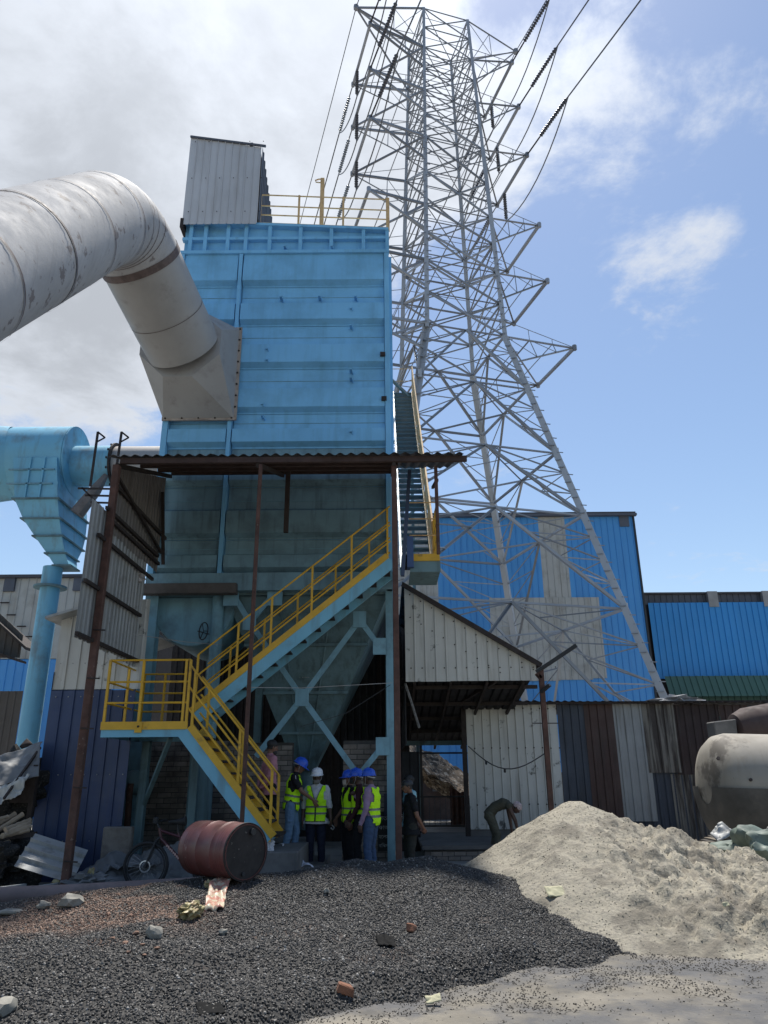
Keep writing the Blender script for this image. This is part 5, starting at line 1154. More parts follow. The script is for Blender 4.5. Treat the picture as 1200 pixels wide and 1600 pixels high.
# net heap, tarps, bamboo
o = rough_blob('net_heap', netm, at(-15, 1352, 13.1), (.75, .7, .50), 4, 5, .22, 3); tag(o, 'heap of tangled black netting at the left edge', 'netting heap')
o = rough_blob('net_heap', netm, at(20, 1230, 14.3), (.62, .5, .6), 9, 4, .2, 3); tag(o, 'black bundle under the grey tarpaulin at the left edge', 'bundle')
rk = thing('debris_rack', (at(5, 1300, 13.3).x, 13.3, -.15), 'dark timber rack carrying the tarpaulin and canes at the left edge', 'rack')
for x_ in (-60, 40): q = at(x_, 1320, 13.6); bar('post', (q.x, 13.6, -.15), (q.x, 13.6, at(x_, 1195 if x_ > 0 else 1180, 13.6).z), .08, darksteel, rk)
bar('beam', at(-70, 1318, 13.0), at(57, 1303, 13.0), .07, darksteel, rk); bar('beam', at(-70, 1322, 13.9), at(45, 1310, 13.9), .07, darksteel, rk)
bar('prop', at(6, 1248, 12.9), at(63, 1168, 13.9), .035, darksteel, rk)
MB().box((at(-70, 1250, 13.8).x, 13.9, at(0, 1255, 13.9).z), (at(50, 1250, 13.8).x, 13.95, at(0, 1200, 13.9).z)).build('board', darksteel, rk)
o = patch('grey_tarpaulin', [at(-40, 1192, 13.9), at(66, 1158, 14.0), at(58, 1212, 13.4), at(-40, 1236, 13.2)], 70, 56, .07, 1.5, tarpgrey, 2); tag(o, 'grey tarpaulin draped over the rack at the left edge', 'tarpaulin')
o = patch('pale_tarpaulin', [at(-40, 1228, 13.3), at(48, 1208, 13.3), at(30, 1236, 13.0), at(-40, 1262, 12.9)], 70, 50, .09, 3.2, tarplight, 7); tag(o, 'pale crumpled sheet bunched under the grey tarpaulin', 'tarpaulin')
o = patch('ridge_sheet', [at(30, 1166, 14.2), at(42, 1153, 14.3), at(52, 1163, 14.3), at(34, 1170, 14.2)], 8, 6, .03, 3, darksteel, 7); tag(o, 'small dark peaked cover on top of the grey tarpaulin', 'cover')
for i, (x0, y_0, x1, y_1, r_) in enumerate(((-30, 1303, 24, 1272, .045), (-25, 1312, 36, 1272, .04), (8, 1296, 47, 1281, .035), (10, 1301, 47, 1285, .035), (4, 1306, 47, 1291, .04), (-10, 1310, 45, 1297, .035), (-30, 1328, 14, 1316, .04), (-30, 1288, 12, 1276, .03))):
    a, b_ = at(x0, y_0, 12.85-.05*i), at(x1, y_1, 13.3-.05*i); bm_ = []; rs = []
    for k in range(13): bm_.append(a.lerp(b_, k/12)); rs.append(r_*(1.12 if k % 3 == 0 else .95))
    o = MB().tube(bm_, rs, 8).build('bamboo_cane', bamboo, None, smooth=True)
    tag(o, ['thick cane sloping up under the pale sheet', 'second sloping cane just right of the thickest one', 'uppermost short cane of the stack beside the navy wall', 'second short cane in the stack beside the navy wall', 'third short cane in the stack beside the navy wall', 'lowest cane of the stack resting on the rack beam', 'single cane lying below the rack beam', 'thin cane highest at the left edge'][i], 'cane', 'canes stacked at left')
o = patch('ground_tarpaulin', [at(150, 1345, 14.0), at(300, 1312, 13.7), at(300, 1372, 12.95), at(105, 1386, 12.9)], 110, 70, .13, 1.5, tarpgrey, 5, hfun=gpatch); tag(o, 'rumpled dark grey tarpaulin on the ground behind the bicycle', 'tarpaulin')
o = patch('tarpaulin_fold', [at(168, 1352, 13.6), at(235, 1322, 13.6), at(250, 1345, 13.1), at(150, 1366, 13.1)], 40, 20, .1, 3.4, tarpgrey, 15, hfun=gpatch); tag(o, 'raised fold of grey sheeting leading to the bicycle wheel', 'tarpaulin')
o = rough_blob('debris_bag', tarpgrey, at(135, 1380, 12.1), (.34, .25, .13), 5, 4, .3, 3); tag(o, 'grey plastic bag slumped right of the rusty pole', 'bag')
for i, (px, py, nm, mt_, sz, lb) in enumerate(((88, 1378, 'yellow_wrapper', plasticyel, (.06, .04, .03), 'bright yellow wrapper left of the rusty pole foot'), (142, 1363, 'yellow_leaf', plasticyel, (.05, .04, .06), 'yellowish scrap sticking up from the grey bag'))):
    o = rough_blob(nm, mt_, at(px, py, 12.05), sz, i, 2, .4, 3); tag(o, lb, 'wrapper')
# stones, bricks, sacks on the gravel
def lump(name, px, py, size, mat, label, cat, hf=gravel_h, seed=1, amp=.22, sub=2, smoothf=False, rot=0, dz=.6):
    p = onpile(px, py, hf); o = rough_blob(name, mat, p+Vector((0, 0, size[2]*dz)), size, seed, sub, amp, 1.4, None, .0, smoothf, rot); return tag(o, label, cat)
stonem = M('pale_stone', (.24, .23, .2), .9, 0, .2, 9, dirt=(.15, .14, .12), da=.5, ds=12)
lump('pale_stone', 240, 1466, (.075, .05, .06), stonem, 'wedge of pale grey stone on the gravel below the drum', 'stone', seed=3)
lump('pale_stone', 348, 1461, (.035, .03, .03), stonem, 'small white stone right of the yellow sack', 'stone', seed=4)
lump('pale_stone', 8, 1583, (.075, .08, .06), stonem, 'rounded pale stone in the bottom left corner', 'stone', seed=5, smoothf=True)
lump('pale_stone', 112, 1416, (.13, .08, .07), stonem, 'broad pale stone lying against the pink pipe', 'stone', seed=6)
lump('pale_stone', 68, 1420, (.07, .05, .045), stonem, 'small stone left of the broad one by the pipe', 'stone', seed=16)
lump('flat_rubble', 20, 1428, (.2, .08, .03), stonem, 'flat whitish slab of rubble by the black timber', 'rubble', seed=26)
lump('pale_stone', 510, 1395, (.03, .025, .025), stonem, 'tiny pinkish stone near the top of the gravel', 'stone', seed=8)
def brickbat(px, py, s, rz, label, seed):
    p = onpile(px, py, gravel_h); b = MB(); q = lambda a: random.uniform(-a, a)
    pts = [(sx*s[0]/2+q(.012), sy*s[1]/2+q(.012), sz*s[2]+q(.01)) for sz in (0, 1) for sx, sy in ((-1, -1), (1, -1), (1, 1), (-1, 1))]
    Mx = Matrix.Translation(p-Vector((0, 0, .012))) @ Matrix.Rotation(rz, 4, 'Z') @ Matrix.Rotation(.35, 4, 'Y'); b.hexa([Mx @ Vector(v) for v in pts])
    return tag(b.build('broken_brick', brickred, None, bevel=.01), label, 'brick')
brickbat(537, 1550, (.125, .08, .06), .3, 'broken red brick lying at the near foot of the gravel', 1)
brickbat(642, 1456, (.10, .07, .07), 1.1, 'broken reddish brick halfway up the gravel slope', 2)
for i, (px, py) in enumerate(((185, 1400), (205, 1432), (190, 1450), (222, 1478), (176, 1468), (200, 1490), (232, 1440), (212, 1460), (170, 1430), (225, 1495), (246, 1484), (196, 1476))):
    p = onpile(px, py, gravel_h); s = random.uniform(.016, .034); o = rough_blob('brick_chip', M('orange_brick_chip', (.20, .12, .085), .9, 0, .3, 12), p+Vector((0, 0, s*.4)), (s, s*.7, s*.5), i, 1, .35, 1.2, smoothf=False, rot=i)
    tag(o, 'small dull orange brick chip among those strewn on the left gravel slope', 'brick chip', 'brick chips on the gravel')
for i in range(60):      # tiny crumbs of brick rubble round them
    pass
p = onpile(338, 1398, gravel_h); c_ = [onpile(*q, gravel_h)+Vector((0, 0, .05)) for q in ((330, 1378), (362, 1374), (348, 1425), (318, 1428))]
o = patch('plastic_sack', c_, 26, 30, .035, 7, plasticbag, 3); tag(o, 'pale pink stained plastic sack half buried below the drum', 'sack')
o = rough_blob('yellow_sack', plasticyel, onpile(296, 1434, gravel_h)+Vector((0, 0, .05)), (.075, .14, .07), 6, 4, .28, 2.2, rot=-.5); tag(o, 'small crumpled yellow and red sack on the gravel', 'sack')
o = rough_blob('sack_knot', plasticyel, onpile(325, 1388, gravel_h)+Vector((0, 0, .03)), (.04, .05, .05), 7, 3, .3, 2.2); tag(o, 'yellowish scrap of sack just under the drum', 'sack scrap')
def flatpaper(px, py, hf, w_, h_, label, rz=.2, name='paper'):
    p = onpile(px, py, hf); c_ = [Vector((-w_, h_, .01)), Vector((w_, h_*.8, .03)), Vector((w_*.9, -h_, .02)), Vector((-w_, -h_*.9, .0))]
    Mx = Matrix.Translation(p+Vector((0, 0, .022))) @ Matrix.Rotation(rz, 4, 'Z') @ Matrix.Rotation(.5, 4, 'X'); o = patch(name, [Mx @ q for q in c_], 10, 8, .012, 14, papers, 3); return tag(o, label, 'paper')
flatpaper(868, 1398, sand_h, .10, .08, 'torn pale paper lying on the face of the sand heap')
flatpaper(677, 1569, lambda x, y: x*0+.02, .055, .035, 'small pale scrap of paper on the concrete in the foreground')
flatpaper(1135, 1420, sand_h, .03, .02, 'tiny light scrap on the right flank of the sand heap')
o = patch('black_rag', [onpile(*q, gravel_h)+Vector((0, 0, .02)) for q in ((588, 1462), (616, 1466), (618, 1482), (592, 1480))], 14, 10, .02, 9, M('black_rag_cloth', (.015, .015, .015), .95, spec=.1), 4); tag(o, 'black rag half buried in the upper gravel', 'rag')
o = patch('black_rag', [onpile(*q, gravel_h)+Vector((0, 0, .015)) for q in ((305, 1572), (345, 1570), (352, 1586), (312, 1588))], 14, 10, .015, 9, M('black_rag_cloth', (.015, .015, .015), .95), 5); tag(o, 'flat black rag near the bottom of the gravel', 'rag')
# white cloths at the workers' feet
o = rough_blob('white_bag', cloth, at(421, 1323, 13.0), (.075, .06, .10), 3, 4, .3, 2); tag(o, 'crumpled white bag at the foot of the yellow stair', 'bag')
o = patch('white_cloth', [at(437, 1331, 13.9), at(450, 1331, 13.9), at(492, 1354, 13.3), at(447, 1352, 13.4)], 30, 20, .035, 5, cloth, 3, hfun=lambda x, y: (.45 if x < X(440, 1330, 13.6) else (.10 if x < X(505, 1330, 13.9) and y > 13.7 else gzs(x, y)))); tag(o, 'white cloth trailing off the step by the brown shoe', 'cloth')
# ---- tank and things at the right
TY = 14.6; tc_ = at(1102, 1229, TY); tr2 = .96
tn_ = thing('steel_tank', (tc_.x+2, TY, -.15), 'large soot stained pale steel tank lying behind the tarpaulin at right', 'tank')
tzc = at(1130, 1229, TY).z
prf = [(0, .02), (.01, .3), (.05, .58), (.13, .78), (.27, .91), (.46, tr2)]+[(.46+i*.9, tr2) for i in range(1, 6)]
MB().lathe((tc_.x, TY, tzc), (1, .0, -.03), prf, 48).build('shell', tankm, tn_, smooth=True)
MB().hexa([(tc_.x+.2, TY-tr2-.03, tzc-.16), (tc_.x+5, TY-tr2-.03, tzc-.1), (tc_.x+5, TY-.2, tzc-.1), (tc_.x+.2, TY-.2, tzc-.16), (tc_.x+.2, TY-tr2-.01, tzc-.12), (tc_.x+5, TY-tr2-.01, tzc-.07), (tc_.x+5, TY-.2, tzc-.07), (tc_.x+.2, TY-.2, tzc-.12)]).build('lower_lip', tankdark, tn_) if False else None
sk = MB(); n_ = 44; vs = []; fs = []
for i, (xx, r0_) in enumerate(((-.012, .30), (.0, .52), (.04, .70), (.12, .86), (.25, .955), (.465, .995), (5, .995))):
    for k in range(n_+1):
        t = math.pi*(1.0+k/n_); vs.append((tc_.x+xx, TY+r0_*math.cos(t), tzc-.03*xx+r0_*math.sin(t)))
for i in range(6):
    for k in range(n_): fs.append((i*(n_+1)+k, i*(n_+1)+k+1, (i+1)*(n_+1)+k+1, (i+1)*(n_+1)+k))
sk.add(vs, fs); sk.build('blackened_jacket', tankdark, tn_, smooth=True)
for (px, py, r_) in ((1126, 1178, .035), (1173, 1217, .03), (1181, 1252, .035)):
    p = at(px, py, TY-tr2); 
    if r_: 
        v = Vector((0, p.y-TY, p.z-tzc)); v = v.normalized() if v.length else v; MB().lathe(Vector((p.x, TY, tzc-.03*(p.x-tc_.x)))+v*(tr2-.01), v, [(0, r_*.9), (.03, r_*.9), (.03, r_*.6)], 12).build('nozzle', darksteel, tn_)
for x_ in (.9, 3.2): MB().box((tc_.x+x_, TY-.6, -.15), (tc_.x+x_+.25, TY+.6, tzc-tr2+.18)).build('saddle', concrete, tn_)
ov = thing('upturned_vessel', (at(1190, 1140, 16.2).x, 16.2, -.15), 'dark rusty vessel lying high behind the pale tank', 'vessel')
vz = at(1200, 1139, 16.2).z; MB().lathe((at(1146, 1140, 16.2).x, 16.2, vz), (1, .1, .12), [(0, .16), (.05, .3), (.3, .40), (3, .52)], 28).build('shell', M('dark_rust_vessel', (.06, .04, .038), .8, 0, .3, 2, dirt=(.02, .018, .018), da=.7, ds=2), ov, smooth=True)
MB().box((at(1175, 1140, 16.2).x, 16.1, -.15), (at(1185, 1140, 16.2).x+.1, 16.4, vz-.3)).box((at(1230, 1140, 16.2).x, 16.1, -.15), (at(1240, 1140, 16.2).x+.1, 16.4, vz-.3)).build('trestle', darksteel, ov)
p = at(1119, 1152, 15.9); q = at(1151, 1127, 15.9); MB().hexa([(p.x, 15.9, p.z), (q.x-.02, 15.9, p.z+.05), (q.x, 16.3, p.z+.05), (p.x, 16.3, p.z), (p.x, 15.9, q.z), (q.x, 15.9, q.z+.05), (q.x, 16.3, q.z+.05), (p.x, 16.3, q.z)]).build('end_block', concrete, ov, bevel=.02)
MB().tube([at(1149, 1150, 15.95), at(1147, 1170, 15.95)], .09, 10).build('outlet', greysheet, ov, smooth=True)
o = rough_blob('green_tarpaulin', tarpgreen, at(1196, 1334, 11.6)+Vector((.12, 0, -.12)), (.62, .5, .42), 3, 5, .26, 1.5); tag(o, 'rumpled grey green tarpaulin bundle at the right edge', 'tarpaulin')
o = patch('tarpaulin_flap', [at(1170, 1304, 12.0), at(1212, 1286, 12.2), at(1225, 1312, 11.8), at(1180, 1316, 11.8)], 24, 16, .06, 4, blackp, 9); tag(o, 'black plastic flap on top of the green tarpaulin', 'plastic sheet')
for i in range(9):
    a = at(1062+i*6, 1332-i*3.2, 13.2+.1*i); b_ = at(1140+i*2, 1312+ (i*5) % 11+i, 12.4+.12*i); a.z = max(a.z, gzs(a.x, a.y)+.03)
    o = MB().beam(a, b_, .13, .035).build('scrap_board', [M('charred_board', (.045, .04, .035), .9, 0, .4, 4), M('weathered_board', (.13, .11, .085), .9, 0, .3, 4)][i % 2], None)
    tag(o, ('charred' if i % 2 == 0 else 'weathered brown')+' board in the scrap pile between the sand heap and the tank', 'board', 'boards by the tank')
o = patch('silver_scrap', [at(1110, 1304, 12.9), at(1128, 1283, 12.9), at(1150, 1302, 12.7), at(1120, 1312, 12.6)], 16, 10, .05, 6, greysheet, 9); tag(o, 'bent shiny metal strip arched over the scrap boards', 'scrap metal')
# ---- thin wires strung across
for i, (pts, lb) in enumerate((([(150, 985, 12.2), (215, 992, 13), (290, 1003, 14.2), (350, 1008, 15.0)], 'thin pale wire from the side sheets to the casing legs'),
                  ([(392, 1074, 12.1), (470, 1075, 13.5), (613, 1067, 15)], 'thin wire crossing in front of the hopper'), ([(470, 1135, 15), (540, 1115, 15.1), (610, 1070, 15.2)], 'dark rope looping beneath the hopper'))):
    o = MB().tube([at(*q) for q in pts], .007, 4).build('wire', M('pale_wire', (.25, .25, .25), .6) if i < 2 else blackp, None); tag(o, lb, 'wire')
# ---- clutter hanging on the left column
o = rough_blob('rag_bundle', M('pale_rag', (.4, .38, .38), .8, 0, .4, 20), at(218, 902, 14.0), (.09, .08, .09), 6, 3, .4, 2.5); tag(o, 'small pale rag bundle tied by the corner of the canopy wall', 'rag')

# ================================================================== PEOPLE
SK = M('brown_skin', (.17, .085, .055), .55, 0, .08, 8); SK2 = M('dark_brown_skin', (.085, .045, .032), .55, 0, .08, 8)
HAIR = M('black_hair', (.012, .011, .011), .6); BEARD = M('grey_beard', (.16, .15, .14), .8)
LIME = M('fluorescent_lime_fabric', (.52, .95, .02), .75, 0, .05, 6, spec=.2); REFL = M('grey_reflective_tape', (.16, .17, .17), .45); TRIM = M('dark_vest_piping', (.04, .06, .02), .7)
def fab(n, c): return M(n, c, .85, 0, .12, 7, spec=.2, bump=.25, bs=18)
BLUEH = M('blue_helmet_plastic', (.02, .09, .55), .3, 0, .03); WHITEH = M('white_helmet_plastic', (.72, .72, .74), .3, 0, .03)
HAND_CLOSE = dict(curl=.9); QUEUE = []
class Body:
    def __init__(s): s.mb = MB(); s.pr = []
    def cap(s, a, b, ra, rb, tag_, seg=True):
        a = Vector(a); b = Vector(b)
        s.mb.tube([a+(a-b).normalized()*ra*.7, a+(a-b).normalized()*ra*.35, a, b, b+(b-a).normalized()*rb*.35, b+(b-a).normalized()*rb*.7], [ra*.55, ra*.9, ra, rb, rb*.9, rb*.55], 12); s.pr.append((a, b, ra, rb, tag_))
    def ell(s, c, r, tag_, rotv=None):
        bm = bmesh.new(); bmesh.ops.create_icosphere(bm, subdivisions=3, radius=1); c = Vector(c)
        Mx = (rotv or Matrix.Identity(3)); vs = [c+Mx @ Vector((v.co.x*r[0], v.co.y*r[1], v.co.z*r[2])) for v in bm.verts]; fs = [tuple(v.index for v in f.verts) for f in bm.faces]; bm.free()
        s.mb.add(vs, fs); s.pr.append((c, c+Vector((0, 0, .001)), min(r), min(r), tag_))
    def loft(s, pts, rx, ry, side, tag_):
        side = Vector(side).normalized(); n = 20; vs = []; fs = []; pts = [Vector(p) for p in pts]
        for i, p in enumerate(pts):
            d = (pts[min(i+1, len(pts)-1)]-pts[max(i-1, 0)]).normalized(); sx = (side-d*side.dot(d)).normalized(); sy = d.cross(sx)
            for k in range(n):
                t = 2*math.pi*k/n; c_ = math.cos(t); s_ = math.sin(t); q = .85
                vs.append(p+sx*rx[i]*math.copysign(abs(c_)**q, c_)+sy*ry[i]*math.copysign(abs(s_)**q, s_))
        for i in range(len(pts)-1):
            for k in range(n): fs.append((i*n+k, i*n+(k+1) % n, (i+1)*n+(k+1) % n, (i+1)*n+k))
        fs += [tuple(range(n-1, -1, -1)), tuple((len(pts)-1)*n+k for k in range(n))]; s.mb.add(vs, fs)
        for i in range(len(pts)-1): s.pr.append((pts[i], pts[i+1], (rx[i]+ry[i])/2, (rx[i+1]+ry[i+1])/2, tag_))
def V3(*a): return Vector(a)
def person(loc, phi, sc_, label, J=None, sleeve='short', shirt=None, pants=None, skin=SK, shoe=None, hat=None, vest=False, beard=None, hair=True, fat=1., mask=None, curlL=.5, curlR=.5, group=None, headdir=(0, 1, 0), longshirt=0., props=None):
    sc_ *= 1.025; fat = fat*1.04
    j = dict(pel=V3(0, 0, .94), waist=V3(0, .0, 1.09), chest=V3(0, .0, 1.29), neck=V3(0, -.01, 1.44), head=V3(0, .02, 1.60),
             shL=V3(-.175, 0, 1.385), elL=V3(-.235, -.02, 1.11), wrL=V3(-.235, .06, .87), shR=V3(.175, 0, 1.385), elR=V3(.235, -.02, 1.11), wrR=V3(.235, .06, .87),
             hipL=V3(-.09, 0, .92), knL=V3(-.10, .03, .50), anL=V3(-.105, -.01, .09), hipR=V3(.09, 0, .92), knR=V3(.10, .03, .50), anR=V3(.105, -.01, .09), hdL=V3(0, .1, -1), hdR=V3(0, .1, -1), ftL=V3(-.1, 1, 0), ftR=V3(.1, 1, 0))
    for k, v in (J or {}).items(): j[k] = V3(*v)
    B = Body(); f = fat
    up = (j['neck']-j['chest']).normalized()
    low = j['pel']-(j['waist']-j['pel']).normalized()*(.06+longshirt)
    B.loft([low, j['pel'], j['waist'], j['chest'], j['chest'].lerp(j['neck'], .55), j['neck'].lerp(j['chest'], .12)], [(.165+longshirt*.7)*f, .165*f, .150*f, .172*f, .165, .075], [(.115+longshirt*.5)*f, .115*f, .105*f, .118*f, .095, .065], j['shR']-j['shL'], 'shirt')
    B.cap(j['shL']*.85+j['neck']*.15, j['shL'], .07, .066, 'shirt'); B.cap(j['shR']*.85+j['neck']*.15, j['shR'], .07, .066, 'shirt')
    B.cap(j['neck'].lerp(j['shL'], .3), j['shL'], .055, .06, 'shirt'); B.cap(j['neck'].lerp(j['shR'], .3), j['shR'], .055, .06, 'shirt')
    B.ell(j['pel']+V3(0, 0, -.04), (.155*f, .12*f, .12), 'pants'); B.pr.pop(); B.pr.append((j['pel']+V3(0, 0, -.13-longshirt), j['pel']+V3(0, 0, -.12-longshirt), .12, .12, 'pants'))
    hd = Vector(headdir).normalized(); hs_ = hd.cross(V3(0, 0, 1)).normalized(); hu = hs_.cross(hd); HM = Matrix((hs_, hd, hu)).transposed()
    H_ = lambda x, y, z: j['head']+HM @ Vector((x, y, z))
    B.cap(j['neck']-V3(0, 0, .02), H_(0, -.02, -.06), .056, .052, 'skin')
    B.ell(j['head'], (.074, .092, .105), 'hair' if (hair and not hat) else 'skin', HM); B.pr.pop()
    B.pr.append((H_(0, -.03, .04), H_(0, -.035, .05), .095, .095, 'hair' if hair else 'skin')); B.pr.append((H_(0, .03, -.02), H_(0, .03, -.01), .07, .07, 'skin'))
    B.cap(H_(0, .035, -.05), H_(0, .05, -.075), .052, .04, beard and 'beard' or 'skin')
    B.cap(H_(0, .085, .0), H_(0, .103, -.025), .012, .016, 'skin'); B.cap(H_(-.03, .083, -.055), H_(.03, .083, -.055), .012, .012, beard and 'beard' or 'skin')
    if beard: B.cap(H_(-.03, .06, -.085), H_(.03, .06, -.085), .04, .04, 'beard')
    B.cap(H_(-.035, .074, .025), H_(.035, .074, .025), .016, .016, 'skin')
    for s in (-1, 1): B.cap(H_(s*.074, -.005, .01), H_(s*.078, -.008, -.02), .014, .011, 'skin')
    for sd_i, s in (('L', -1), ('R', 1)):
        sh, el, wr = j['sh'+sd_i], j['el'+sd_i], j['wr'+sd_i]; md = sh.lerp(el, .62)
        if sleeve == 'long': B.cap(sh, el, .062, .050, 'shirt_arm'); B.cap(el, wr, .048, .037, 'shirt_arm')
        elif sleeve == 'roll': B.cap(sh, el, .062, .052, 'shirt_arm'); B.cap(el, el.lerp(wr, .12), .052, .05, 'shirt_arm'); B.cap(el.lerp(wr, .1), wr, .040, .028, 'skin')
        elif sleeve == 'none': B.cap(sh, el, .05, .042, 'skin'); B.cap(el, wr, .040, .027, 'skin')
        else: B.cap(sh, md, .064, .058, 'shirt_arm'); B.cap(md, el, .045, .041, 'skin'); B.cap(el, wr, .040, .027, 'skin')
        d = j['hd'+sd_i].normalized(); fr_ = d.cross(V3(s, 0, 0)); fr_ = fr_.normalized() if fr_.length > .1 else V3(0, 1, 0); nrm = fr_.cross(d).normalized()
        nrm = nrm*(-s if nrm.x*s > 0 else s) if True else nrm
        inward = V3(-s, 0, 0); inward = (inward-d*inward.dot(d)).normalized(); across = d.cross(inward).normalized()
        if across.y < 0: across = -across
        pm = wr+d*.045; B.loft([wr, wr+d*.03, wr+d*.085], [.024, .036, .040], [.020, .017, .014], across, 'skin')
        cv = curlL if s < 0 else curlR
        for q, (of, ln) in enumerate(((.030, .070), (.010, .078), (-.010, .074), (-.030, .058))):
            a = wr+d*.082+across*of; k1 = (d*math.cos(cv*.6)+inward*math.sin(cv*.6)); k2 = (d*math.cos(cv*1.7)+inward*math.sin(cv*1.7))
            m_ = a+k1*ln*.5; B.cap(a, m_, .0095, .009, 'skin'); B.cap(m_, m_+k2*ln*.5, .009, .0078, 'skin')
        a = wr+d*.025+across*.028; m_ = a+(across*.7+d*.8+inward*.3).normalized()*.04; B.cap(a, m_, .012, .011, 'skin'); B.cap(m_, m_+(d+inward*.5).normalized()*.03, .0105, .009, 'skin')
        hp_, kn, an = j['hip'+sd_i], j['kn'+sd_i], j['an'+sd_i]
        B.cap(hp_-V3(0, 0, .0), kn, .098*f, .070, 'pants'); B.cap(kn, an+V3(0, 0, .0), .069, .062, 'pants')
        ft = j['ft'+sd_i].normalized(); B.loft([an-ft*.07+V3(0, 0, -.045), an-ft*.02+V3(0, 0, -.04), an+ft*.08+V3(0, 0, -.05), an+ft*.175+V3(0, 0, -.06)], [.036, .042, .048, .034], [.042, .046, .034, .022], ft.cross(V3(0, 0, 1)), 'shoe')
    rot = Matrix.Rotation(phi-math.pi/2, 3, 'Z'); T = lambda v: Vector(loc)+rot @ (Vector(v)*sc_)
    root = thing('person', loc, label, 'person', group)
    me = bpy.data.meshes.new('body'); me.from_pydata([tuple(v*1.0) for v in map(Vector, B.mb.v)], [], B.mb.f); tmp = bpy.data.objects.new('body', me); col.objects.link(tmp)
    rm = tmp.modifiers.new('r', 'REMESH'); rm.mode = 'VOXEL'; rm.voxel_size = .0085; rm.adaptivity = 0
    sm = tmp.modifiers.new('s', 'SMOOTH'); sm.factor = .5; sm.iterations = 4
    mats = dict(shirt=shirt, shirt_arm=shirt, pants=pants, skin=skin, hair=HAIR, shoe=shoe or blackp, beard=beard or HAIR)
    QUEUE.append((tmp, root, B, mats, T, vest, j, f, hat, H_, HM, sc_, mask, hair, rot, loc, props))
    return root
def finish_people():
    dg = bpy.context.evaluated_depsgraph_get(); outs = []
    for q in QUEUE: outs.append(bpy.data.meshes.new_from_object(q[0].evaluated_get(dg)))
    for q, me in zip(QUEUE, outs):
        tmp, root, B, mats, T, vest, j, f, hat, H_, HM, s_, mask, hair, rot, loc, props = q
        bpy.data.objects.remove(tmp)
        nv = len(me.vertices); co = np.empty(nv*3); me.vertices.foreach_get('co', co); co = co.reshape(-1, 3)
        # cloth folds: gentle displacement along normals on clothed areas
        nf = len(me.polygons); fc = np.empty(nf*3); me.polygons.foreach_get('center', fc); fc = fc.reshape(-1, 3)
        def cls(P):
            best = np.full(len(P), 9.); idx = np.zeros(len(P), int)
            for i, (a, b, ra, rb, tg) in enumerate(B.pr):
                a_ = np.array(a); ab = np.array(b)-a_; t = np.clip(((P-a_)@ab)/max(ab@ab, 1e-9), 0, 1); d = np.linalg.norm(P-a_-t[:, None]*ab, axis=1)-(ra+(rb-ra)*t)
                if tg == 'shirt' and i < 3: d = d-.02*(((P-a_)@ab) >= 0)+(.3*(((P-a_)@ab) < 0) if i == 0 else 0)
                m = d < best; best[m] = d[m]; idx[m] = i
            return idx
        tags = [p[4] for p in B.pr]; names = list(mats.keys()); idx = cls(fc); tg = np.array([names.index(t) for t in tags])[idx]
        uniq = [n for n in names]; me.materials.clear()
        for n in uniq: me.materials.append(mats[n] or blackp)
        me.polygons.foreach_set('material_index', tg.astype(np.int32)); me.polygons.foreach_set('use_smooth', [True]*nf)
        vt = cls(co); clothed = np.isin(np.array(tags)[vt], ['shirt', 'shirt_arm', 'pants'])
        nr = np.empty(nv*3); me.vertices.foreach_get('normal', nr); nr = nr.reshape(-1, 3)
        sd0 = random.random()*30
        fold = np.array([mn.noise(Vector((p[0]*9+sd0, p[1]*9, p[2]*(17)+6*p[0]))) + .5*mn.noise(Vector((p[0]*22, p[1]*22+sd0, p[2]*34))) for p in co[clothed]]) if clothed.any() else 0
        co2 = co.copy(); co2[clothed] += nr[clothed]*(.010*fold)[:, None]
        R3 = np.array(rot); wc = np.array(loc)+(co2*s_)@R3.T
        # vest before transforming
        if vest:
            isT = np.array([t == 'shirt' for t in tags])[idx]; zlo = min(j['pel'].z-.04, j['pel'].z); 
            ax_ = np.array((j['neck']-j['pel']).normalized()); L_ = (j['neck']-j['pel']).length; org = np.array(j['pel']); tt_ = (fc-org)@ax_
            sidev = np.array((j['shR']-j['shL']).normalized()); fwd = np.cross(ax_, sidev); xs_ = (fc-org)@sidev; ys_ = (fc-org)@fwd
            keep = isT & (tt_ > -.10) & (tt_ < L_-.005)
            opening = (ys_ > .0) & (np.abs(xs_) < .012+np.clip(tt_-.28, 0, 1)*.42) & (tt_ > .27)
            neckhole = (np.abs(xs_) < .065) & (tt_ > L_-.03)
            arm = (np.abs(xs_) > .135) & (tt_ > .27) & (tt_ < L_-.095)
            keep &= ~opening & ~neckhole & ~(arm) & ~((np.abs(xs_) > .168))
            fi = np.nonzero(keep)[0]; vs = []; mp_ = {}; fs = []; mi = []
            nn = nr
            for k in fi:
                pl_ = me.polygons[k]; ids = []
                for v in pl_.vertices:
                    if v not in mp_:
                        mp_[v] = len(vs); vs.append(co2[v]+nn[v]*.020+fwd*0)
                    ids.append(mp_[v])
                fs.append(tuple(ids)); t = tt_[k]
                band = (.02 < t < .06) or (.13 < t < .17)
                edge = (abs(xs_[k]) < .012 and ys_[k] > 0) or ((ys_[k] > 0) and t > .27 and abs(xs_[k]) < .024+max(t-.28, 0)*.42) or (t < -.09)
                mi.append(2 if edge else (1 if band else 0))
            vw = np.array(loc)+(np.array(vs)*s_)@R3.T
            b = MB(); b.v = [tuple(v) for v in vw]; b.f = fs; b.mi = mi; o = b.build('safety_vest', [LIME, REFL, TRIM], root, smooth=True); o['label'] = 'lime safety vest with two grey bands'
            sl2 = o.modifiers.new('t', 'SOLIDIFY'); sl2.thickness = .006; sl2.offset = -1
        me.vertices.foreach_set('co', wc.ravel()); me.update(); link('body', me, root)
        TH = lambda x, y, z: T(H_(x, y, z))
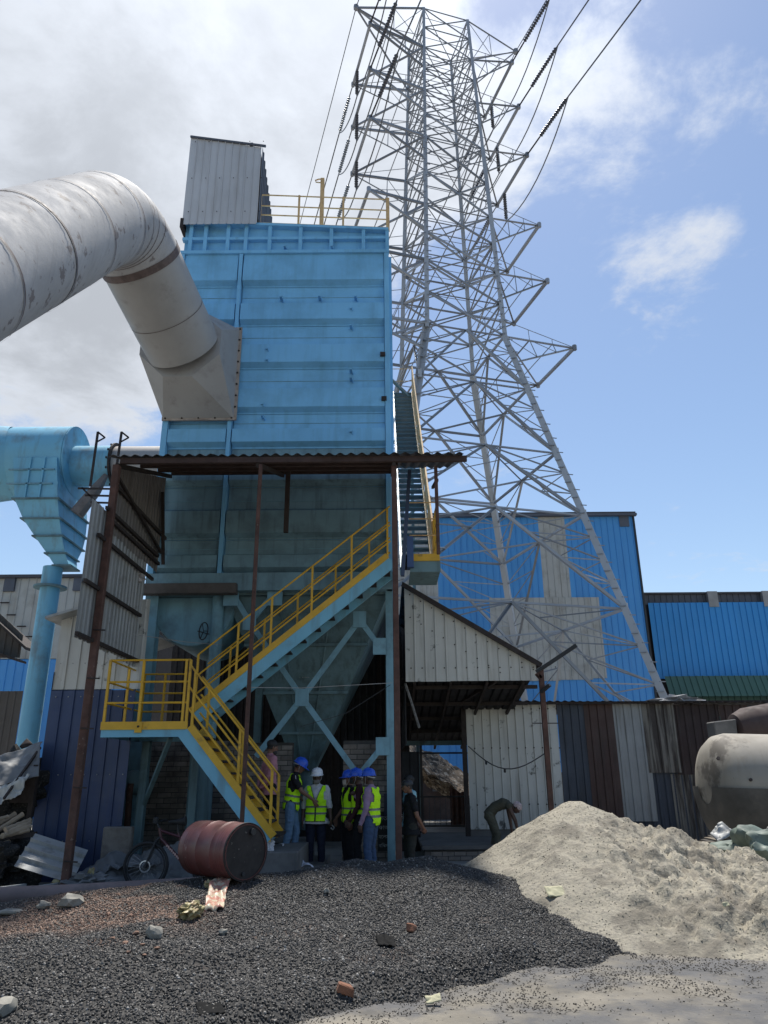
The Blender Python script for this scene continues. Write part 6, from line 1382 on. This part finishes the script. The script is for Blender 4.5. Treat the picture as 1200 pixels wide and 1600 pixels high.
        def headpart(nm, verts, faces, mat, par=root, smooth=True):
            b = MB(); b.add([TH(*v) for v in verts], faces); return b.build(nm, mat, par, smooth)
        if hat in ('blue', 'white'):
            n = 28; vs = []; fs = []; prof_ = [(0.0, 1.0), (.03, .985), (.06, .93), (.085, .82), (.105, .62), (.118, .35), (.122, 0.01)]
            for (h, r) in prof_:
                for k in range(n):
                    t = 2*math.pi*k/n; rd = 1+.03*math.cos(6*t)*(r < .9); vs.append((.105*r*math.cos(t)*rd, -.005+.125*r*math.sin(t)*rd, .035+h))
            for i in range(len(prof_)-1):
                for k in range(n): fs.append((i*n+k, i*n+(k+1) % n, (i+1)*n+(k+1) % n, (i+1)*n+k))
            hh = headpart('hard_hat', vs, fs, BLUEH if hat == 'blue' else WHITEH)
            vs = []; fs = []
            for k in range(n):
                t = 2*math.pi*k/n; ext = .014+.050*max(0, math.sin(t))**2
                for (rr_, dz_) in ((1.0, .045), (1.0, .036)): pass
                vs += [(.104*math.cos(t), -.005+.124*math.sin(t), .045), ((.106+ext*.6)*math.cos(t), -.005+(.126+ext)*math.sin(t), .030), ((.106+ext*.6)*math.cos(t), -.005+(.126+ext)*math.sin(t), .024), (.104*math.cos(t), -.005+.124*math.sin(t), .036)]
            for k in range(n):
                a = 4*k; b_ = 4*((k+1) % n)
                for q_ in range(4): fs.append((a+q_, b_+q_, b_+(q_+1) % 4, a+(q_+1) % 4))
            headpart('brim', vs, fs, BLUEH if hat == 'blue' else WHITEH, hh)
            b = MB(); b.tube([TH(-.0, -.12, .07), TH(0, -.075, .135), TH(0, .0, .162), TH(0, .075, .14), TH(0, .112, .08)], .010*s_, 6); b.build('ridge', BLUEH if hat == 'blue' else WHITEH, hh, smooth=True)
            b = MB(); b.tube([TH(-.085, .01, .03), TH(-.082, .02, -.04), TH(-.03, .05, -.105), TH(.03, .05, -.105), TH(.082, .02, -.04), TH(.085, .01, .03)], .004*s_, 5); b.build('chin_strap', M('pale_strap', (.4, .4, .42), .7), hh)
            b = MB(); b.tube([TH(-.09, -.02, .02), TH(-.07, -.09, .0), TH(0, -.12, -.01), TH(.07, -.09, .0), TH(.09, -.02, .02)], .010*s_, 5); b.build('head_band', M('pale_strap', (.4, .4, .42), .7), hh)
        if hat == 'cap':
            n = 24; vs = []; fs = []; prof_ = [(0.0, 1.0), (.035, .98), (.065, .85), (.085, .55), (.092, .01)]
            for (h, r) in prof_:
                for k in range(n): t = 2*math.pi*k/n; vs.append((.088*r*math.cos(t), -.008+.106*r*math.sin(t), .03+h))
            for i in range(len(prof_)-1):
                for k in range(n): fs.append((i*n+k, i*n+(k+1) % n, (i+1)*n+(k+1) % n, (i+1)*n+k))
            cpo = headpart('cap', vs, fs, blackp); b = MB(); b.hexa([TH(-.06, .075, .028), TH(.06, .075, .028), TH(.045, .175, .012), TH(-.045, .175, .012), TH(-.06, .075, .036), TH(.06, .075, .036), TH(.045, .175, .018), TH(-.045, .175, .018)]); b.build('cap_peak', blackp, cpo)
        if hair and hat is None:
            o = rough_blob('hair', HAIR, (0, 0, 0), (.082, .1, .085), 3, 4, .04, 6); o.data.transform(Matrix.Translation(TH(0, -.018, .045)) @ (rot.to_4x4() @ HM.to_4x4()) @ Matrix.Scale(s_, 4)); setp(o, root)
        if hat == 'wrap':
            o = rough_blob('head_scarf', M('pink_white_scarf', (.5, .4, .4), .8, 0, .4, 30), (0, 0, 0), (.085, .103, .09), 3, 4, .06, 6); o.data.transform(Matrix.Translation(TH(0, -.012, .035)) @ (rot.to_4x4() @ HM.to_4x4()) @ Matrix.Scale(s_, 4)); setp(o, root)
        for s in (-1, 1):
            for nm, r_, m_, y_ in (('eye', .0115, M('eye_white', (.5, .48, .45), .3), .078), ('iris', .006, blackp, .086)):
                b = MB(); b.lathe(TH(s*.031, y_, .008), rot @ (HM @ Vector((0, 1, 0))), [(-.004, r_), (.0, r_), (.003, r_*.5)], 10); b.build(nm, m_, root, smooth=True)
        if mask is not None:
            vs = []; fs = []
            for a_ in range(7):
                for b_ in range(5):
                    u = (a_-3)/3; v = b_/4; vs.append((.066*math.sin(u*1.25), .025+.098*math.cos(u*1.1)-.02*(v-.4)**2, -.008-.095*v))
            for a_ in range(6):
                for b_ in range(4): i = a_*5+b_; fs.append((i, i+5, i+6, i+1))
            mo = headpart('face_mask', vs, fs, mask)
            ml = mo.modifiers.new('t', 'SOLIDIFY'); ml.thickness = .004
        if props: props(root, T, j)
# ground level under each
def gp_(px, Y, z): q = at(px, 1350, Y); return Vector((X(px, 1250, Y), Y, z))
navyj = fab('navy_trouser_cloth', (.018, .022, .04)); blackc = fab('black_cloth', (.014, .015, .018)); jeansl = fab('washed_blue_denim', (.13, .22, .34)); jeansd = fab('blue_denim', (.05, .085, .16))
def stripes(root, T, j):
    for k in range(3):
        b = MB(); a = j['shR']+Vector((-.03+.022*k, .012, .068-.008*k)); b.tube([T(a), T(a+Vector((.035, .01, -.02))), T(a+Vector((.05, .02, -.07)))], .005, 4); b.build('sleeve_stripe', cloth, root)
person(gp_(455, 14.4, .10), R(2), 1.0, 'man in blue helmet, lime vest and pale jeans pointing down to the right',
       dict(waist=(0, .02, 1.09), chest=(0, .05, 1.29), neck=(0, .085, 1.44), head=(0, .135, 1.585), shL=(-.175, .06, 1.385), shR=(.175, .06, 1.385), elR=(.215, .20, 1.16), wrR=(.14, .40, 1.02), hdR=(-.1, .55, -.9), elL=(-.21, .06, 1.11), wrL=(-.2, .24, .98), hdL=(0, .6, -.8),
            knR=(.09, -.02, .50), anR=(.10, -.10, .09), knL=(-.09, .10, .50), anL=(-.09, .06, .09)), 'short', fab('black_tshirt_cloth', (.016, .016, .02)), jeansl, SK, M('brown_leather', (.06, .035, .025), .5), 'blue', True, headdir=(.05, 1, -.62), fat=1.04, props=stripes)
person(gp_(495, 14.6, -.1), R(-94), 1.0, 'bearded man in white hard hat and lime vest facing the camera',
       dict(wrR=(.24, .05, .87), elL=(-.235, -.0, 1.11), wrL=(-.275, .10, .89), hdL=(-.2, .3, -1), hdR=(0, .2, -1)), 'roll', fab('white_shirt_cloth', (.50, .50, .53)), navyj, SK2, None, 'white', True, beard=BEARD, fat=1.12, longshirt=.07, headdir=(.0, 1, -.1), curlL=1.3,
       props=lambda root, T, j: MB().tube([T(j['wrL']+Vector((-.03, .03, -.1))), T(j['wrL']+Vector((-.07, .05, -.14))), T(j['wrL']+Vector((-.05, .08, -.17))), T(j['wrL']+Vector((-.01, .07, -.14)))], .012, 8).build('roll_of_tape', greysheet, root, smooth=True))
person(gp_(546, 14.75, -.12), R(205), .985, 'man in blue helmet and pale face mask at the left of the trio', dict(wrR=(.2, .18, .92), elR=(.22, .0, 1.12)), 'short', blackc, blackc, SK, None, 'blue', True, mask=M('pale_mask_cloth', (.5, .42, .36), .8), fat=.95, headdir=(.1, 1, -.05))
person(gp_(561, 14.35, -.12), R(184), 1.0, 'man in blue helmet and dark maroon sleeves in the middle of the trio', dict(elR=(.22, .06, 1.12), wrR=(.20, .20, .91), elL=(-.22, .03, 1.12), wrL=(-.2, .16, .9), head=(0, .05, 1.6)), 'long', fab('dark_maroon_cloth', (.045, .018, .022)), blackc, SK2, None, 'blue', True, mask=M('black_mask_cloth', (.015, .015, .015), .8), fat=1.0, headdir=(0, 1, -.05))
def watch(root, T, j):
    MB().lathe(T(j['wrL']+Vector((0, 0, .015))), (0, 0, 1), [(0, .036), (.02, .036)], 12).build('wrist_watch', silver2, root, smooth=True)
person(gp_(580, 13.95, -.12), R(160), 1.0, 'man in blue helmet, lilac shirt and lime vest at the right of the trio', dict(elR=(.20, .18, 1.15), wrR=(.10, .34, 1.30), hdR=(-.5, .2, .7), elL=(-.245, .0, 1.10), wrL=(-.235, .10, .87), head=(0, .05, 1.6)), 'long', fab('lilac_shirt_cloth', (.27, .19, .29)), jeansd, SK2, None, 'blue', True, fat=1.08, headdir=(.1, 1, -.05), curlR=1.4, props=watch)
person(gp_(420, 14.1, .43), R(28), .99, 'man in pink checked shirt standing behind the foot of the yellow stair', dict(elL=(-.22, -.08, 1.12), wrL=(-.12, -.17, .93), elR=(.22, -.08, 1.12), wrR=(.10, -.19, .92), hdL=(.8, -.1, -.5), hdR=(-.8, -.1, -.5), head=(0, .03, 1.6)), 'long', fab('pink_checked_cloth', (.40, .19, .23)), blackc, SK, None, None, False, longshirt=.08, fat=1.0, headdir=(0.1, 1, -.25), beard=HAIR)
person(gp_(641, 14.6, -.28), R(195), 1.0, 'man in black polo and black cap with his hands behind his back', dict(elL=(-.225, -.05, 1.11), wrL=(-.13, -.20, .90), elR=(.225, -.05, 1.11), wrR=(.10, -.22, .89), hdL=(.5, -.5, -.7), hdR=(-.6, -.4, -.7), head=(0, .05, 1.59)), 'short', blackc, fab('dark_olive_trouser', (.03, .032, .03)), SK, None, 'cap', False, longshirt=.08, headdir=(0, 1, -.15), fat=1.03)
person(gp_(640, 15.6, -.25), R(200), 1.02, 'man in pale cyan shirt mostly hidden behind the black capped man', dict(), 'short', fab('pale_cyan_cloth', (.28, .50, .56)), blackc, SK2, None, None, False, longshirt=.06)
person(gp_(771, 17.0, -.15), R(-5), .98, 'stooping barefoot worker in olive vest and shorts by the white sheet wall',
       dict(pel=(0, -.10, .90), waist=(0, .02, 1.03), chest=(0, .20, 1.10), neck=(0, .36, 1.09), head=(0, .48, 1.02), shL=(-.17, .30, 1.06), shR=(.17, .30, 1.06), elL=(-.18, .34, .79), wrL=(-.16, .36, .55), elR=(.18, .42, .78), wrR=(.16, .47, .54), hipL=(-.09, -.10, .88), hipR=(.09, -.10, .88), knL=(-.1, .0, .50), knR=(.1, .05, .50), anL=(-.1, -.06, .09), anR=(.1, 0, .09), hdL=(0, .1, -1), hdR=(0, .2, -1)), 'none',
       fab('olive_vest_cloth', (.07, .068, .05)), fab('grey_green_shorts', (.085, .085, .065)), SK2, SK2, 'wrap', False, headdir=(0, .6, -.8), hair=True, fat=.96)
finish_people()
